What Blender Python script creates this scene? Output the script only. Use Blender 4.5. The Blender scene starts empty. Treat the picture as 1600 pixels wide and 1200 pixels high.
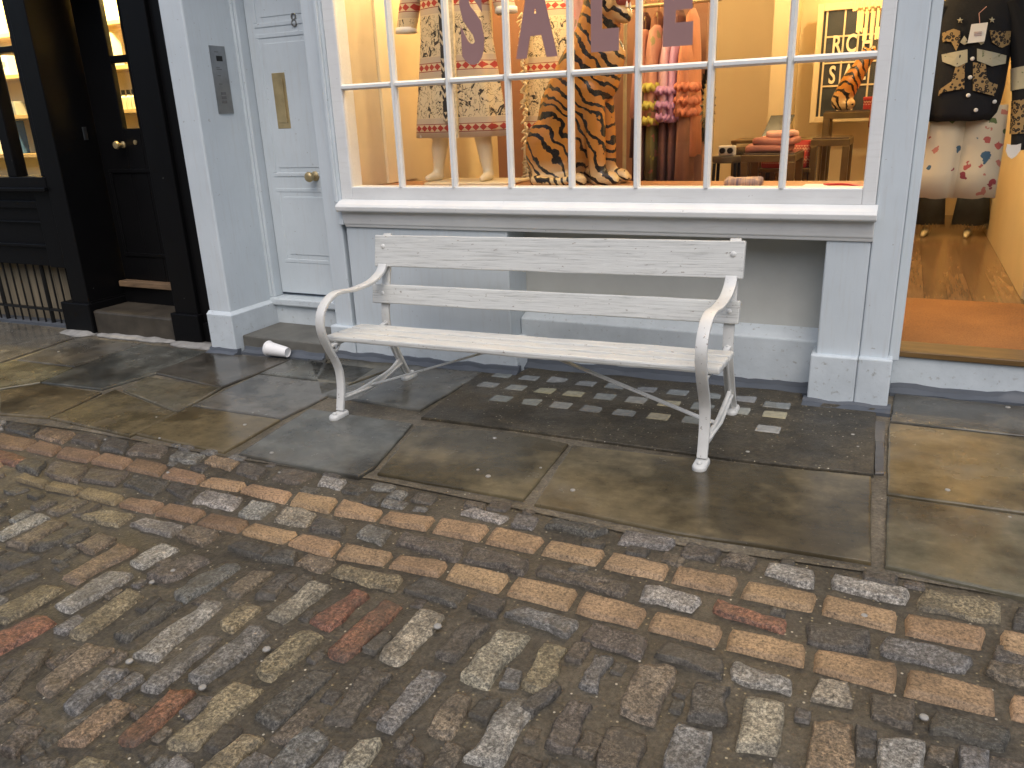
import bpy, bmesh, math, random
import numpy as np
from mathutils import Vector, Matrix, noise
R = math.radians
random.seed(7)
S = bpy.context.scene
COL = S.collection

# ------------------------------------------------------------------ camera
CAM_H = 1.5
FPX = 1230.0                      # focal length in pixels of a 1600 x 1200 picture
YAW, PITCH, ROLL = R(-26.25), R(18.95), R(2.33)
_w = np.array([math.sin(YAW)*math.cos(PITCH), math.cos(YAW)*math.cos(PITCH), -math.sin(PITCH)])
_r0 = np.array([math.cos(YAW), -math.sin(YAW), 0.0]); _d0 = np.cross(_w, _r0)
_r = _r0*math.cos(ROLL)+_d0*math.sin(ROLL); _d = np.cross(_w, _r)
cam = bpy.data.cameras.new('camera'); camo = bpy.data.objects.new('camera', cam); COL.objects.link(camo)
cam.sensor_width = 36; cam.lens = 36*FPX/1600; cam.clip_start = .05; cam.clip_end = 300
M = Matrix((( _r[0], -_d[0], -_w[0], 0), (_r[1], -_d[1], -_w[1], 0), (_r[2], -_d[2], -_w[2], CAM_H), (0, 0, 0, 1)))
camo.matrix_world = M
S.camera = camo
def ray(x, y): return _w+_r*(x-800)/FPX+_d*(y-600)/FPX
K = .015                          # the street rises gently to the right
def gz(x): return K*x
def G(x, y):                      # survey of the photograph: point of the sloping ground
    v = ray(x, y); t = -CAM_H/(v[2]-K*v[0]); return (t*v[0], t*v[1])
def at(x, y, Y):                  # ... and of a vertical plane parallel to the shopfront
    v = ray(x, y); t = Y/v[1]; return Vector((t*v[0], Y, CAM_H+t*v[2]))
def proj(x, y, z):
    q = np.array([x, y, z-CAM_H]); dd = q@_w
    if dd < .05: return (-9999, -9999)
    return (800+FPX*(q@_r)/dd, 600+FPX*(q@_d)/dd)

# ------------------------------------------------------------------ light
S.view_settings.view_transform = 'Standard'; S.view_settings.look = 'None'
S.view_settings.exposure = 0.62; S.view_settings.gamma = 1
W = bpy.data.worlds.new('World'); S.world = W; W.use_nodes = True
wn = W.node_tree.nodes; sky = wn.new('ShaderNodeTexSky'); sky.sky_type = 'NISHITA'; sky.sun_disc = False
SUN_EL, SUN_AZ = R(55), R(155)    # behind the camera, high, through cloud
sky.sun_elevation = SUN_EL; sky.sun_rotation = SUN_AZ
sky.air_density = 1.0; sky.dust_density = 4.0; sky.ozone_density = 1.5
W.node_tree.links.new(sky.outputs[0], wn['Background'].inputs[0]); wn['Background'].inputs[1].default_value = .10
sl = bpy.data.lights.new('sun', 'SUN'); so = bpy.data.objects.new('sun', sl); COL.objects.link(so)
sl.energy = .8; sl.angle = R(70); sl.color = (1, .975, .94)
sdir = Vector((math.sin(SUN_AZ)*math.cos(SUN_EL), math.cos(SUN_AZ)*math.cos(SUN_EL), math.sin(SUN_EL)))
so.rotation_euler = sdir.to_track_quat('Z', 'Y').to_euler(); so.location = (0, -2, 12)

# ------------------------------------------------------------------ mesh helpers
ORG = {}
class MB:
    def __init__(s): s.v = []; s.f = []; s.c = []
    def add(s, vs, fs, col=None):
        b = len(s.v); s.v += [tuple(p) for p in vs]; s.f += [tuple(i+b for i in f) for f in fs]; s.c += [col]*len(fs); return s
    def box(s, x0, x1, y0, y1, z0, z1, col=None):
        return s.add([(x, y, z) for z in (z0, z1) for y in (y0, y1) for x in (x0, x1)],
                     [(0, 2, 3, 1), (4, 5, 7, 6), (0, 1, 5, 4), (2, 6, 7, 3), (0, 4, 6, 2), (1, 3, 7, 5)], col)
    def hexa(s, p, col=None):     # 8 points: bottom 4 (ccw), top 4
        return s.add(p, [(3, 2, 1, 0), (4, 5, 6, 7), (0, 1, 5, 4), (1, 2, 6, 5), (2, 3, 7, 6), (3, 0, 4, 7)], col)
    def prism(s, poly, axis, a, b, col=None):
        def mk(p, t):
            return {'x': (t, p[0], p[1]), 'y': (p[0], t, p[1]), 'z': (p[0], p[1], t)}[axis]
        n = len(poly); vs = [mk(p, a) for p in poly]+[mk(p, b) for p in poly]
        return s.add(vs, [tuple(range(n)), tuple(range(2*n-1, n-1, -1))]+[(i, i+n, (i+1) % n+n, (i+1) % n) for i in range(n)], col)
    def loft(s, rings, cap=True, closed=True, col=None):
        n = len(rings[0]); vs = [p for r in rings for p in r]; fs = []
        for k in range(len(rings)-1):
            for i in range(n if closed else n-1):
                j = (i+1) % n; fs.append((k*n+i, k*n+j, (k+1)*n+j, (k+1)*n+i))
        if cap: fs += [tuple(range(n-1, -1, -1)), tuple((len(rings)-1)*n+i for i in range(n))]
        return s.add(vs, fs, col)
    def tube(s, path, r, n=10, cap=True, col=None):
        P = [Vector(p) for p in path]; rs = r if isinstance(r, (list, tuple)) else [r]*len(P)
        rings = []; up = Vector((0, 0, 1)); pa = None
        for i, p in enumerate(P):
            t = (P[min(i+1, len(P)-1)]-P[max(i-1, 0)]).normalized()
            if pa is None: pa = t.cross(up if abs(t.z) < .95 else Vector((1, 0, 0))).normalized()
            pa = (pa-t*pa.dot(t)).normalized(); pb = t.cross(pa)
            rings.append([p+(pa*math.cos(a)+pb*math.sin(a))*rs[i] for a in [2*math.pi*k/n for k in range(n)]])
        return s.loft(rings, cap, True, col)
    def strap(s, path, w, t, wdir=(1, 0, 0), col=None):     # flat bar: w along wdir, t across
        P = [Vector(p) for p in path]; wd = Vector(wdir).normalized(); rings = []
        ws = w if isinstance(w, (list, tuple)) else [w]*len(P); ts = t if isinstance(t, (list, tuple)) else [t]*len(P)
        for i, p in enumerate(P):
            tn = (P[min(i+1, len(P)-1)]-P[max(i-1, 0)]).normalized(); nn = tn.cross(wd).normalized()
            a, b = wd*ws[i]/2, nn*ts[i]/2
            rings.append([p-a-b, p+a-b, p+a+b, p-a+b])
        return s.loft(rings, True, True, col)
    def lathe(s, prof, n=24, c=(0, 0, 0), axis='z', col=None):
        rings = []
        for r_, h in prof:
            ring = []
            for k in range(n):
                a = 2*math.pi*k/n; u, v = r_*math.cos(a), r_*math.sin(a)
                p = {'z': (u, v, h), 'y': (u, h, v), 'x': (h, u, v)}[axis]
                ring.append(Vector(p)+Vector(c))
            rings.append(ring)
        return s.loft(rings, True, True, col)
    def ball(s, c, r, n=12, m=8, col=None):
        rr = r if isinstance(r, (tuple, list)) else (r, r, r)
        rings = []
        for j in range(m+1):
            th = math.pi*(j+.02)/(m+.04)
            rings.append([(c[0]+rr[0]*math.sin(th)*math.cos(2*math.pi*k/n), c[1]+rr[1]*math.sin(th)*math.sin(2*math.pi*k/n), c[2]-rr[2]*math.cos(th)) for k in range(n)])
        return s.loft(rings, True, True, col)
    def mesh(s, name, off=(0, 0, 0)):
        me = bpy.data.meshes.new(name)
        me.from_pydata([(x-off[0], y-off[1], z-off[2]) for x, y, z in s.v], [], s.f)
        if any(c is not None for c in s.c):
            at_ = me.color_attributes.new('tint', 'FLOAT_COLOR', 'CORNER'); k = 0
            flat = []
            for f, c in zip(s.f, s.c): flat += list((c or (.5, .5, .5))[:3])+[1.0] if False else (list((c or (.5, .5, .5))[:3])+[1.0])*len(f)
            at_.data.foreach_set('color', flat)
        return me
    def build(s, name, mat, parent=None, bevel=0, smooth=False, seg=2, loc=None, fix=True):
        off = ORG.get(parent.name, (0, 0, 0)) if parent else (loc or (0, 0, 0))
        me = s.mesh(name, off)
        bm = bmesh.new(); bm.from_mesh(me)
        if fix: bmesh.ops.recalc_face_normals(bm, faces=bm.faces)
        if bevel:
            es = [e for e in bm.edges if len(e.link_faces) == 2 and e.calc_face_angle(0) > R(28)]
            bmesh.ops.bevel(bm, geom=es, offset=bevel, segments=seg, profile=.5, affect='EDGES', clamp_overlap=True)
        bm.to_mesh(me); bm.free()
        if smooth:
            me.shade_smooth()
            if smooth is not True: me.set_sharp_from_angle(angle=R(smooth))
        o = bpy.data.objects.new(name, me); COL.objects.link(o)
        for m_ in (mat if isinstance(mat, (list, tuple)) else [mat]): me.materials.append(m_)
        if parent: o.parent = parent; ORG[o.name] = off
        else: o.location = loc or (0, 0, 0); ORG[o.name] = tuple(o.location)
        return o
def tag(o, label=None, cat=None, group=None, kind=None):
    if label: o['label'] = label
    if cat: o['category'] = cat
    if group: o['group'] = group
    if kind: o['kind'] = kind
    return o
def thing(name, loc, label, cat, group=None, local=False):
    o = bpy.data.objects.new(name, None); COL.objects.link(o); o.location = loc; o.empty_display_size = .1
    ORG[o.name] = (0, 0, 0) if local else tuple(loc)
    return tag(o, label, cat, group)
def kids(o): return list(o.children)
def copy_tree(o, parent=None):
    c = o.copy(); COL.objects.link(c)
    if parent: c.parent = parent
    for ch in kids(o): copy_tree(ch, c)
    return c
def smooth_path(P, n=6):
    P = [Vector(p) for p in P]; out = []
    for i in range(len(P)-1):
        a, b, c, d = P[max(i-1, 0)], P[i], P[i+1], P[min(i+2, len(P)-1)]
        for k in range(n):
            t = k/n
            out.append(.5*((2*b)+(c-a)*t+(2*a-5*b+4*c-d)*t*t+(3*b-a-3*c+d)*t**3))
    out.append(P[-1]); return out
def text_mesh(txt, size, depth, mat, name, parent, pos, sx=1.0, rot=(R(90), 0, 0), off=0.0, align='CENTER', shear=0):
    cu = bpy.data.curves.new('t', 'FONT'); cu.body = txt; cu.size = size; cu.extrude = depth/2; cu.offset = off; cu.align_x = align; cu.resolution_u = 4
    to = bpy.data.objects.new('t', cu); COL.objects.link(to)
    bpy.context.view_layer.update()
    me = bpy.data.meshes.new_from_object(to.evaluated_get(bpy.context.evaluated_depsgraph_get()))
    bpy.data.objects.remove(to); bpy.data.curves.remove(cu)
    T = Matrix.Translation(Vector(pos)-Vector(ORG.get(parent.name, (0, 0, 0)) if parent else (0, 0, 0)))
    from mathutils import Euler
    me.transform(T @ Euler(rot).to_matrix().to_4x4() @ Matrix.Diagonal((sx, 1, 1, 1)))
    me.materials.clear(); me.materials.append(mat); me.name = name
    o = bpy.data.objects.new(name, me); COL.objects.link(o)
    if parent: o.parent = parent; ORG[o.name] = ORG.get(parent.name)
    return o
def remesh(parts_mb, name, mat, parent, voxel=.012, smooth_it=4, label=None):   # fuse overlapping lumps into one skin
    off = ORG.get(parent.name, (0, 0, 0))
    o = bpy.data.objects.new('tmp', parts_mb.mesh('tmp', off)); COL.objects.link(o)
    m = o.modifiers.new('r', 'REMESH'); m.mode = 'VOXEL'; m.voxel_size = voxel
    s_ = o.modifiers.new('s', 'SMOOTH'); s_.iterations = smooth_it; s_.factor = .5
    bpy.context.view_layer.update()
    me = bpy.data.meshes.new_from_object(o.evaluated_get(bpy.context.evaluated_depsgraph_get()))
    bpy.data.objects.remove(o); me.shade_smooth(); me.materials.clear(); me.materials.append(mat); me.name = name
    r_ = bpy.data.objects.new(name, me); COL.objects.link(r_); r_.parent = parent; ORG[r_.name] = off
    return r_

# ------------------------------------------------------------------ materials
class NT:
    def __init__(s, name):
        s.m = bpy.data.materials.new(name); s.m.use_nodes = True; s.t = s.m.node_tree; s.n = s.t.nodes
        s.p = s.n['Principled BSDF']; s.out = s.n['Material Output']; s._co = None
    def N(s, t, **kw):
        x = s.n.new(t)
        for k, v in kw.items(): setattr(x, k, v)
        return x
    def L(s, a, b): s.t.links.new(a, b)
    @property
    def co(s):
        if s._co is None: s._co = s.N('ShaderNodeTexCoord').outputs['Object']
        return s._co
    def mapped(s, scale=(1, 1, 1), rot=(0, 0, 0), loc=(0, 0, 0)):
        m = s.N('ShaderNodeMapping'); m.inputs['Scale'].default_value = scale; m.inputs['Rotation'].default_value = rot; m.inputs['Location'].default_value = loc
        s.L(s.co, m.inputs[0]); return m.outputs[0]
    def noise(s, scale, detail=4, rough=.55, vec=None, dist=0):
        x = s.N('ShaderNodeTexNoise'); x.inputs['Scale'].default_value = scale; x.inputs['Detail'].default_value = detail
        x.inputs['Roughness'].default_value = rough; x.inputs['Distortion'].default_value = dist
        s.L(vec if vec is not None else s.co, x.inputs['Vector']); return x.outputs['Fac']
    def vor(s, scale, vec=None, feature='F1', out='Distance', rand=1):
        x = s.N('ShaderNodeTexVoronoi', feature=feature); x.inputs['Scale'].default_value = scale; x.inputs['Randomness'].default_value = rand
        s.L(vec if vec is not None else s.co, x.inputs['Vector']); return x.outputs[out]
    def ramp(s, fac, stops, interp='LINEAR'):
        x = s.N('ShaderNodeValToRGB'); e = x.color_ramp.elements; x.color_ramp.interpolation = interp
        while len(e) < len(stops): e.new(.5)
        for i, (p, c) in enumerate(stops):
            e[i].position = p; e[i].color = (c, c, c, 1) if isinstance(c, (int, float)) else tuple(c)+(1,)
        s.L(fac, x.inputs[0]); return x.outputs[0]
    def mix(s, fac, a, b, mode='MIX'):
        x = s.N('ShaderNodeMix', data_type='RGBA', blend_type=mode)
        for i, v in ((0, fac), (6, a), (7, b)):
            if isinstance(v, (int, float)): x.inputs[i].default_value = v
            elif isinstance(v, tuple): x.inputs[i].default_value = v+(1,) if len(v) == 3 else v
            else: s.L(v, x.inputs[i])
        return x.outputs[2]
    def math(s, op, a, b=0.0, c=0.0):
        x = s.N('ShaderNodeMath', operation=op)
        for i, v in enumerate((a, b, c)):
            if isinstance(v, (int, float)): x.inputs[i].default_value = v
            else: s.L(v, x.inputs[i])
        return x.outputs[0]
    def attr(s, name='tint'):
        x = s.N('ShaderNodeAttribute', attribute_name=name); return x.outputs['Color']
    def sep(s, v=None):
        x = s.N('ShaderNodeSeparateXYZ'); s.L(v if v is not None else s.co, x.inputs[0]); return x.outputs
    def base(s, v):
        if isinstance(v, tuple): s.p.inputs['Base Color'].default_value = v+(1,)
        else: s.L(v, s.p.inputs['Base Color'])
        return s
    def rough(s, v):
        if isinstance(v, (int, float)): s.p.inputs['Roughness'].default_value = v
        else: s.L(v, s.p.inputs['Roughness'])
        return s
    def bump(s, h, strength=.3, dist=.01):
        b = s.N('ShaderNodeBump'); b.inputs['Strength'].default_value = strength; b.inputs['Distance'].default_value = dist
        if s.p.inputs['Normal'].is_linked: s.L(s.p.inputs['Normal'].links[0].from_socket, b.inputs['Normal'])
        s.L(h, b.inputs['Height']); s.L(b.outputs[0], s.p.inputs['Normal']); return s
    def set(s, **kw):
        for k, v in kw.items(): s.p.inputs[k.replace('_', ' ')].default_value = v
        return s
def plain(name, c, rough=.5, metal=0, var=.12, scale=6, bump=.05, bscale=60, dist=.004):
    t = NT(name); n = t.noise(scale, 5)
    a = tuple(x*(1-var) for x in c); b = tuple(min(1, x*(1+var)) for x in c)
    t.base(t.ramp(n, [(.3, a), (.7, b)])).rough(rough).set(Metallic=metal)
    if bump: t.bump(t.noise(bscale, 3), bump, dist)
    return t.m
def emit(name, c, s):
    t = NT(name); t.base(c).set(Emission_Strength=s); t.p.inputs['Emission Color'].default_value = c+(1,); return t.m

def m_white_paint():
    t = NT('white_gloss_paint'); n = t.noise(2.2, 5, .6)
    c = t.ramp(n, [(.3, (.52, .58, .62)), (.7, (.585, .645, .685))])
    sp = t.ramp(t.noise(46, 2, .5), [(.735, 0.0), (.75, 1.0)])            # small chips
    c = t.mix(t.math('MULTIPLY', sp, .55), c, (.25, .23, .21))
    streak = t.noise(9, 4, .6, t.mapped((6, 6, .5)))
    c = t.mix(t.math('MULTIPLY', t.ramp(streak, [(.52, 0.0), (.75, 1.0)]), .30), c, (.46, .46, .44))
    t.base(c).rough(t.ramp(n, [(.3, .38), (.7, .52)]))
    t.bump(t.noise(14, 4, .6, t.mapped((1, 1, .25))), .22, .01); t.bump(t.noise(60, 3, .6, t.mapped((1.5, 1.5, .12))), .12, .003)
    return t.m
def m_frame_paint():                                                       # the brighter white of the window joinery
    t = NT('bright_white_joinery_paint'); n = t.noise(3, 5, .6)
    c = t.ramp(n, [(.3, (.68, .69, .685)), (.7, (.77, .78, .77))])
    streak = t.noise(10, 5, .65, t.mapped((.6, 6, 6)))
    c = t.mix(t.math('MULTIPLY', t.ramp(streak, [(.52, 0.0), (.75, 1.0)]), .22), c, (.45, .44, .40))
    sp = t.ramp(t.noise(40, 3, .6), [(.72, 0.0), (.74, 1.0)]); c = t.mix(t.math('MULTIPLY', sp, .5), c, (.22, .20, .18))
    t.base(c).rough(.4).bump(streak, .15, .004).bump(t.noise(150, 2), .06, .002); return t.m
def m_base_paint():                                                        # scuffed paint near the ground
    t = NT('scuffed_white_paint'); n = t.noise(5, 6, .65)
    c = t.ramp(n, [(.3, (.49, .545, .58)), (.65, (.59, .65, .69))])
    g = t.ramp(t.noise(34, 5, .7), [(.60, 0.0), (.70, 1.0)])
    c = t.mix(t.math('MULTIPLY', g, .65), c, (.24, .23, .20))
    t.base(c).rough(.55).bump(t.noise(40, 5, .6), .25, .006); return t.m
def m_bench_wood():
    t = NT('weathered_white_wood'); v = t.mapped((2.2, 60, 60)); g = t.noise(2.0, 6, .7, v, .4)
    c = t.ramp(g, [(.32, (.36, .365, .35)), (.46, (.56, .57, .55)), (.7, (.66, .67, .645))])
    crack = t.ramp(t.noise(3.2, 5, .72, t.mapped((1.5, 75, 75), loc=(3, 1, 2)), .3), [(.28, 1.0), (.36, 0.0)])
    patch = t.ramp(t.noise(5, 3), [(.45, 0.0), (.62, 1.0)])
    c = t.mix(t.math('MULTIPLY', t.math('MULTIPLY', crack, patch), .8), c, (.26, .23, .19))
    chip = t.ramp(t.noise(60, 3, .6, t.mapped((.5, 1, 1))), [(.665, 0.0), (.70, 1.0)])
    c = t.mix(t.math('MULTIPLY', chip, .7), c, (.20, .17, .14))
    t.base(c).rough(.5).bump(g, .35, .006).bump(crack, -.3, .004); return t.m
def m_iron():
    t = NT('white_painted_cast_iron'); n = t.noise(7, 5)
    c = t.ramp(n, [(.3, (.56, .565, .545)), (.7, (.68, .685, .665))])
    chip = t.ramp(t.noise(58, 4, .65), [(.655, 0.0), (.68, 1.0)])
    c = t.mix(t.math('MULTIPLY', chip, .85), c, (.12, .09, .07))
    rust = t.ramp(t.noise(24, 5, .7, None), [(.62, 0.0), (.75, 1.0)])
    c = t.mix(t.math('MULTIPLY', rust, .3), c, (.42, .30, .20))
    t.base(c).rough(.42).bump(t.noise(60, 4, .6), .2, .004); return t.m
def m_black_paint():
    t = NT('black_gloss_paint')
    sp = t.ramp(t.noise(26, 3, .6), [(.77, 0.0), (.785, 1.0)])
    t.base(t.mix(sp, (.0045, .0045, .005), (.35, .34, .32))).rough(t.ramp(t.noise(5, 4), [(.3, .30), (.7, .45)]))
    t.bump(t.noise(12, 4, .6, t.mapped((1, 1, .3))), .08, .01); t.set(Specular_IOR_Level=.14); return t.m
def m_slab():
    t = NT('wet_york_stone'); a = t.attr()
    big = t.noise(1.6, 5, .6); mid = t.noise(9, 6, .65); fine = t.noise(90, 4, .6)
    c = t.mix(1.0, a, t.ramp(mid, [(.28, .68), (.5, .95), (.72, 1.28)]), 'MULTIPLY')
    c = t.mix(1.0, c, t.ramp(t.noise(5, 5, .65, t.mapped((1, 2.5, 1), loc=(6, 6, 2))), [(.3, .80), (.7, 1.15)]), 'MULTIPLY')
    rust = t.ramp(t.noise(2.4, 5, .6, t.mapped(loc=(4, 2, 1))), [(.50, 0.0), (.72, 1.0)])
    c = t.mix(t.math('MULTIPLY', rust, .40), c, (.105, .072, .036))
    dry = t.ramp(t.noise(2.1, 6, .62, t.mapped(loc=(9, 3, 7))), [(.52, 0.0), (.68, 1.0)])
    c = t.mix(t.math('MULTIPLY', dry, .28), c, (.155, .15, .135))
    wet = t.ramp(t.noise(1.9, 5, .58, t.mapped(loc=(2, 8, 4))), [(.42, .48), (.54, 1.05)]); c = t.mix(1.0, c, wet, 'MULTIPLY')
    pit = t.ramp(t.noise(34, 4, .7, t.mapped((1, 2.2, 1))), [(.29, 1.0), (.35, 0.0)])
    c = t.mix(t.math('MULTIPLY', pit, .7), c, (.02, .018, .015))
    spk = t.ramp(t.noise(150, 2, .5), [(.70, 0.0), (.74, 1.0)]); c = t.mix(t.math('MULTIPLY', spk, .25), c, (.3, .28, .23))
    t.base(c); rg = t.math('ADD', t.ramp(big, [(.32, .09), (.62, .27)]), t.math('MULTIPLY', dry, .12)); t.rough(rg)
    t.bump(mid, .16, .012).bump(fine, .18, .003).bump(pit, -.3, .004); return t.m
def m_setts():
    t = NT('wet_granite_setts'); a = t.attr()
    s1 = t.noise(95, 4, .85); s2 = t.vor(110); low = t.noise(14, 4, .6)
    c = t.mix(1.0, a, t.ramp(s1, [(.35, .14), (.5, .88), (.65, 2.4)]), 'MULTIPLY')
    c = t.mix(t.math('MULTIPLY', t.ramp(s2, [(.08, 1.0), (.22, 0.0)]), .35), c, (.42, .40, .35))
    c = t.mix(t.ramp(t.noise(75, 3, .7, t.mapped(loc=(3, 5, 1))), [(.30, .75), (.40, 0.0)]), c, (.018, .017, .015))
    c = t.mix(1.0, c, t.ramp(low, [(.3, .65), (.7, 1.25)]), 'MULTIPLY')
    c = t.mix(t.ramp(t.noise(7, 5, .65, t.mapped(loc=(1, 4, 8))), [(.40, 0.0), (.68, .62)]), c, (.068, .058, .043))       # shared road grime
    t.base(c).rough(t.ramp(t.noise(30, 3), [(.3, .30), (.7, .55)]))
    t.bump(low, .5, .016).bump(s1, .55, .006); t.set(Specular_IOR_Level=.45); return t.m
def m_paver():
    t = NT('sandy_clay_paver'); a = t.attr(); s1 = t.noise(105, 4, .8); low = t.noise(6, 5, .6)
    c = t.mix(1.0, a, t.ramp(s1, [(.34, .32), (.5, 1.0), (.66, 1.6)]), 'MULTIPLY')
    c = t.mix(1.0, c, t.ramp(low, [(.3, .6), (.7, 1.2)]), 'MULTIPLY')
    c = t.mix(t.ramp(t.noise(100, 2, .6, t.mapped(loc=(7, 7, 7))), [(.30, .7), (.36, 0.0)]), c, (.05, .03, .015))
    t.base(c).rough(.6).bump(s1, .4, .004); return t.m
def m_mortar(name='gritty_mortar', c0=(.048, .041, .029), c1=(.100, .086, .062), grit=.012):
    t = NT(name); n = t.noise(11, 6, .7)
    c = t.ramp(n, [(.3, c0), (.7, c1)])
    v = t.N('ShaderNodeTexVoronoi'); v.inputs['Scale'].default_value = 60; t.L(t.co, v.inputs['Vector'])
    sp = t.ramp(v.outputs['Distance'], [(.17, 1.0), (.25, 0.0)])
    pick = t.ramp(t.sep(v.outputs['Color'])[0], [(.76, 0.0), (.79, 1.0)])
    g2 = t.ramp(t.sep(v.outputs['Color'])[1], [(.0, (.16, .13, .08)), (.6, (.30, .25, .14)), (1, (.55, .51, .42))])
    c = t.mix(1.0, c, t.ramp(t.noise(70, 4, .8), [(.3, .45), (.5, 1.0), (.7, 1.7)]), 'MULTIPLY')
    c = t.mix(1.0, c, t.ramp(t.noise(2.2, 4, .6), [(.35, .62), (.65, 1.15)]), 'MULTIPLY')
    c = t.mix(t.math('MULTIPLY', sp, pick), c, g2)
    t.base(c).rough(t.ramp(t.noise(3, 4), [(.35, .30), (.65, .65)])).bump(n, .6, .02).bump(t.noise(85, 4, .7), .6, .006); return t.m
def m_glass(name='window_glass', tint=(1, 1, 1)):
    t = NT(name); t.n.remove(t.p)
    tr = t.N('ShaderNodeBsdfTransparent'); tr.inputs[0].default_value = tint+(1,)
    gl = t.N('ShaderNodeBsdfGlossy'); gl.inputs['Roughness'].default_value = .02
    fr = t.N('ShaderNodeFresnel'); ge = t.N('ShaderNodeNewGeometry'); t.L(t.math('ADD', 1.45, t.math('MULTIPLY', ge.outputs['Backfacing'], 1/1.45-1.45)), fr.inputs[0])
    mx = t.N('ShaderNodeMixShader'); t.L(fr.outputs[0], mx.inputs[0]); t.L(tr.outputs[0], mx.inputs[1]); t.L(gl.outputs[0], mx.inputs[2])
    t.L(mx.outputs[0], t.out.inputs[0]); return t.m
def m_tiger():
    t = NT('glazed_tiger_stripes'); x, y, z = t.sep()
    d = t.noise(3.5, 2, .5); wob = t.noise(10, 3, .6)
    ph = t.math('ADD', t.math('ADD', t.math('MULTIPLY', z, 74), t.math('MULTIPLY', x, 66)), t.math('ADD', t.math('MULTIPLY', d, 34), t.math('MULTIPLY', wob, 9)))
    st = t.ramp(t.math('ADD', t.math('SINE', ph), t.math('MULTIPLY', t.noise(16, 3), 1.1)), [(.93, 0.0), (1.0, 1.0)])
    pale = t.ramp(t.math('ADD', t.math('ADD', x, t.math('MULTIPLY', t.math('MULTIPLY', y, -1.0), .9)), t.math('MULTIPLY', d, .12)), [(.36, 0.0), (.50, 1.0)])
    feet = t.ramp(z, [(.05, 1.0), (.16, 0.0)])
    pale = t.math('MAXIMUM', pale, t.math('MULTIPLY', feet, .85))
    c = t.mix(pale, (.43, .175, .03), (.60, .46, .24))
    t.base(t.mix(st, c, (.016, .012, .009))).rough(.22).bump(t.noise(24, 3), .15, .01); return t.m
def m_coat():
    t = NT('embroidered_cream_wool'); x, y, z = t.sep()
    zz = t.math('FRACT', t.math('MULTIPLY', z, 1/.36))          # a repeat every 36 cm
    def band(a, b, w=.004): return t.math('MULTIPLY', t.math('GREATER_THAN', zz, a), t.math('LESS_THAN', zz, b))
    fig = t.ramp(t.noise(19, 5, .62, t.mapped((1.0, .4, .85), loc=(1.3, .2, .6)), 1.1), [(.575, 0.0), (.592, 1.0)])
    lin = t.ramp(t.math('ABSOLUTE', t.math('SUBTRACT', t.noise(26, 3, .55, t.mapped((1.2, .4, .9), loc=(5, 1, 2)), .6), .5)), [(.012, 1.0), (.02, 0.0)])
    ink = t.math('MULTIPLY', t.math('MAXIMUM', fig, t.math('MULTIPLY', lin, .8)), band(.34, .98))
    c = t.mix(ink, (.66, .54, .34), (.035, .028, .025))
    c = t.mix(t.math('MULTIPLY', band(.0, .33), .55), c, (.42, .32, .27))
    c = t.mix(band(.10, .23), c, (.62, .48, .30))
    tri = t.math('PINGPONG', t.math('MULTIPLY', x, 1.0), .024)
    zig = t.math('LESS_THAN', t.math('ABSOLUTE', t.math('SUBTRACT', t.math('MULTIPLY', zz, .36), .0595)), t.math('MULTIPLY', tri, .85))
    c = t.mix(t.math('MULTIPLY', zig, band(.11, .22)), c, (.40, .045, .03))
    for a in (.095, .225): c = t.mix(band(a, a+.012), c, (.25, .03, .03))
    t.base(c).rough(.85).bump(t.noise(120, 3), .3, .003); return t.m
def m_aztec(name, c0, c1, s=.05):                                             # woven zigzag braid
    t = NT(name); x, y, z = t.sep()
    a = t.math('PINGPONG', t.math('ADD', z, t.math('MULTIPLY', t.math('PINGPONG', x, s*.35), 1.6)), s*.5)
    st = t.math('GREATER_THAN', a, s*.27); b = t.math('GREATER_THAN', t.math('FRACT', t.math('MULTIPLY', z, 1/(s*3.1))), .42)
    t.base(t.mix(t.math('MULTIPLY', st, b), c0, c1)).rough(.85).bump(t.noise(140, 2), .3, .003); return t.m
def m_floral(name, bg, cols, scale=9, thr=.33):
    t = NT(name); v = t.N('ShaderNodeTexVoronoi'); v.inputs['Scale'].default_value = scale
    wv = t.N('ShaderNodeVectorMath', operation='ADD'); nn = t.N('ShaderNodeTexNoise'); nn.inputs['Scale'].default_value = 14; t.L(t.co, nn.inputs['Vector'])
    sc = t.N('ShaderNodeVectorMath', operation='SCALE'); sc.inputs['Scale'].default_value = .10; t.L(nn.outputs['Color'], sc.inputs[0])
    t.L(t.co, wv.inputs[0]); t.L(sc.outputs[0], wv.inputs[1]); t.L(wv.outputs[0], v.inputs['Vector'])
    st = [(i/len(cols), c) for i, c in enumerate(cols)]
    pc = t.ramp(t.sep(v.outputs['Color'])[0], st, 'CONSTANT')
    pet = t.noise(60, 2); f = t.ramp(t.math('ADD', v.outputs['Distance'], t.math('MULTIPLY', pet, .28)), [(thr+.08, 1.0), (thr+.11, 0.0)])
    pick = t.math('GREATER_THAN', t.sep(v.outputs['Color'])[1], .35)
    t.base(t.mix(t.math('MULTIPLY', f, pick), bg, pc)).rough(.8).bump(t.noise(150, 2), .2, .002); return t.m
def m_leopard():
    t = NT('leopard_print_cloth'); d = t.vor(52); n = t.noise(60, 2)
    ring = t.ramp(t.math('ADD', d, t.math('MULTIPLY', n, .35)), [(.30, 0.0), (.36, 1.0), (.62, 1.0), (.66, 0.0)])
    t.base(t.mix(ring, (.36, .24, .10), (.02, .015, .012))).rough(.8); return t.m
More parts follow.
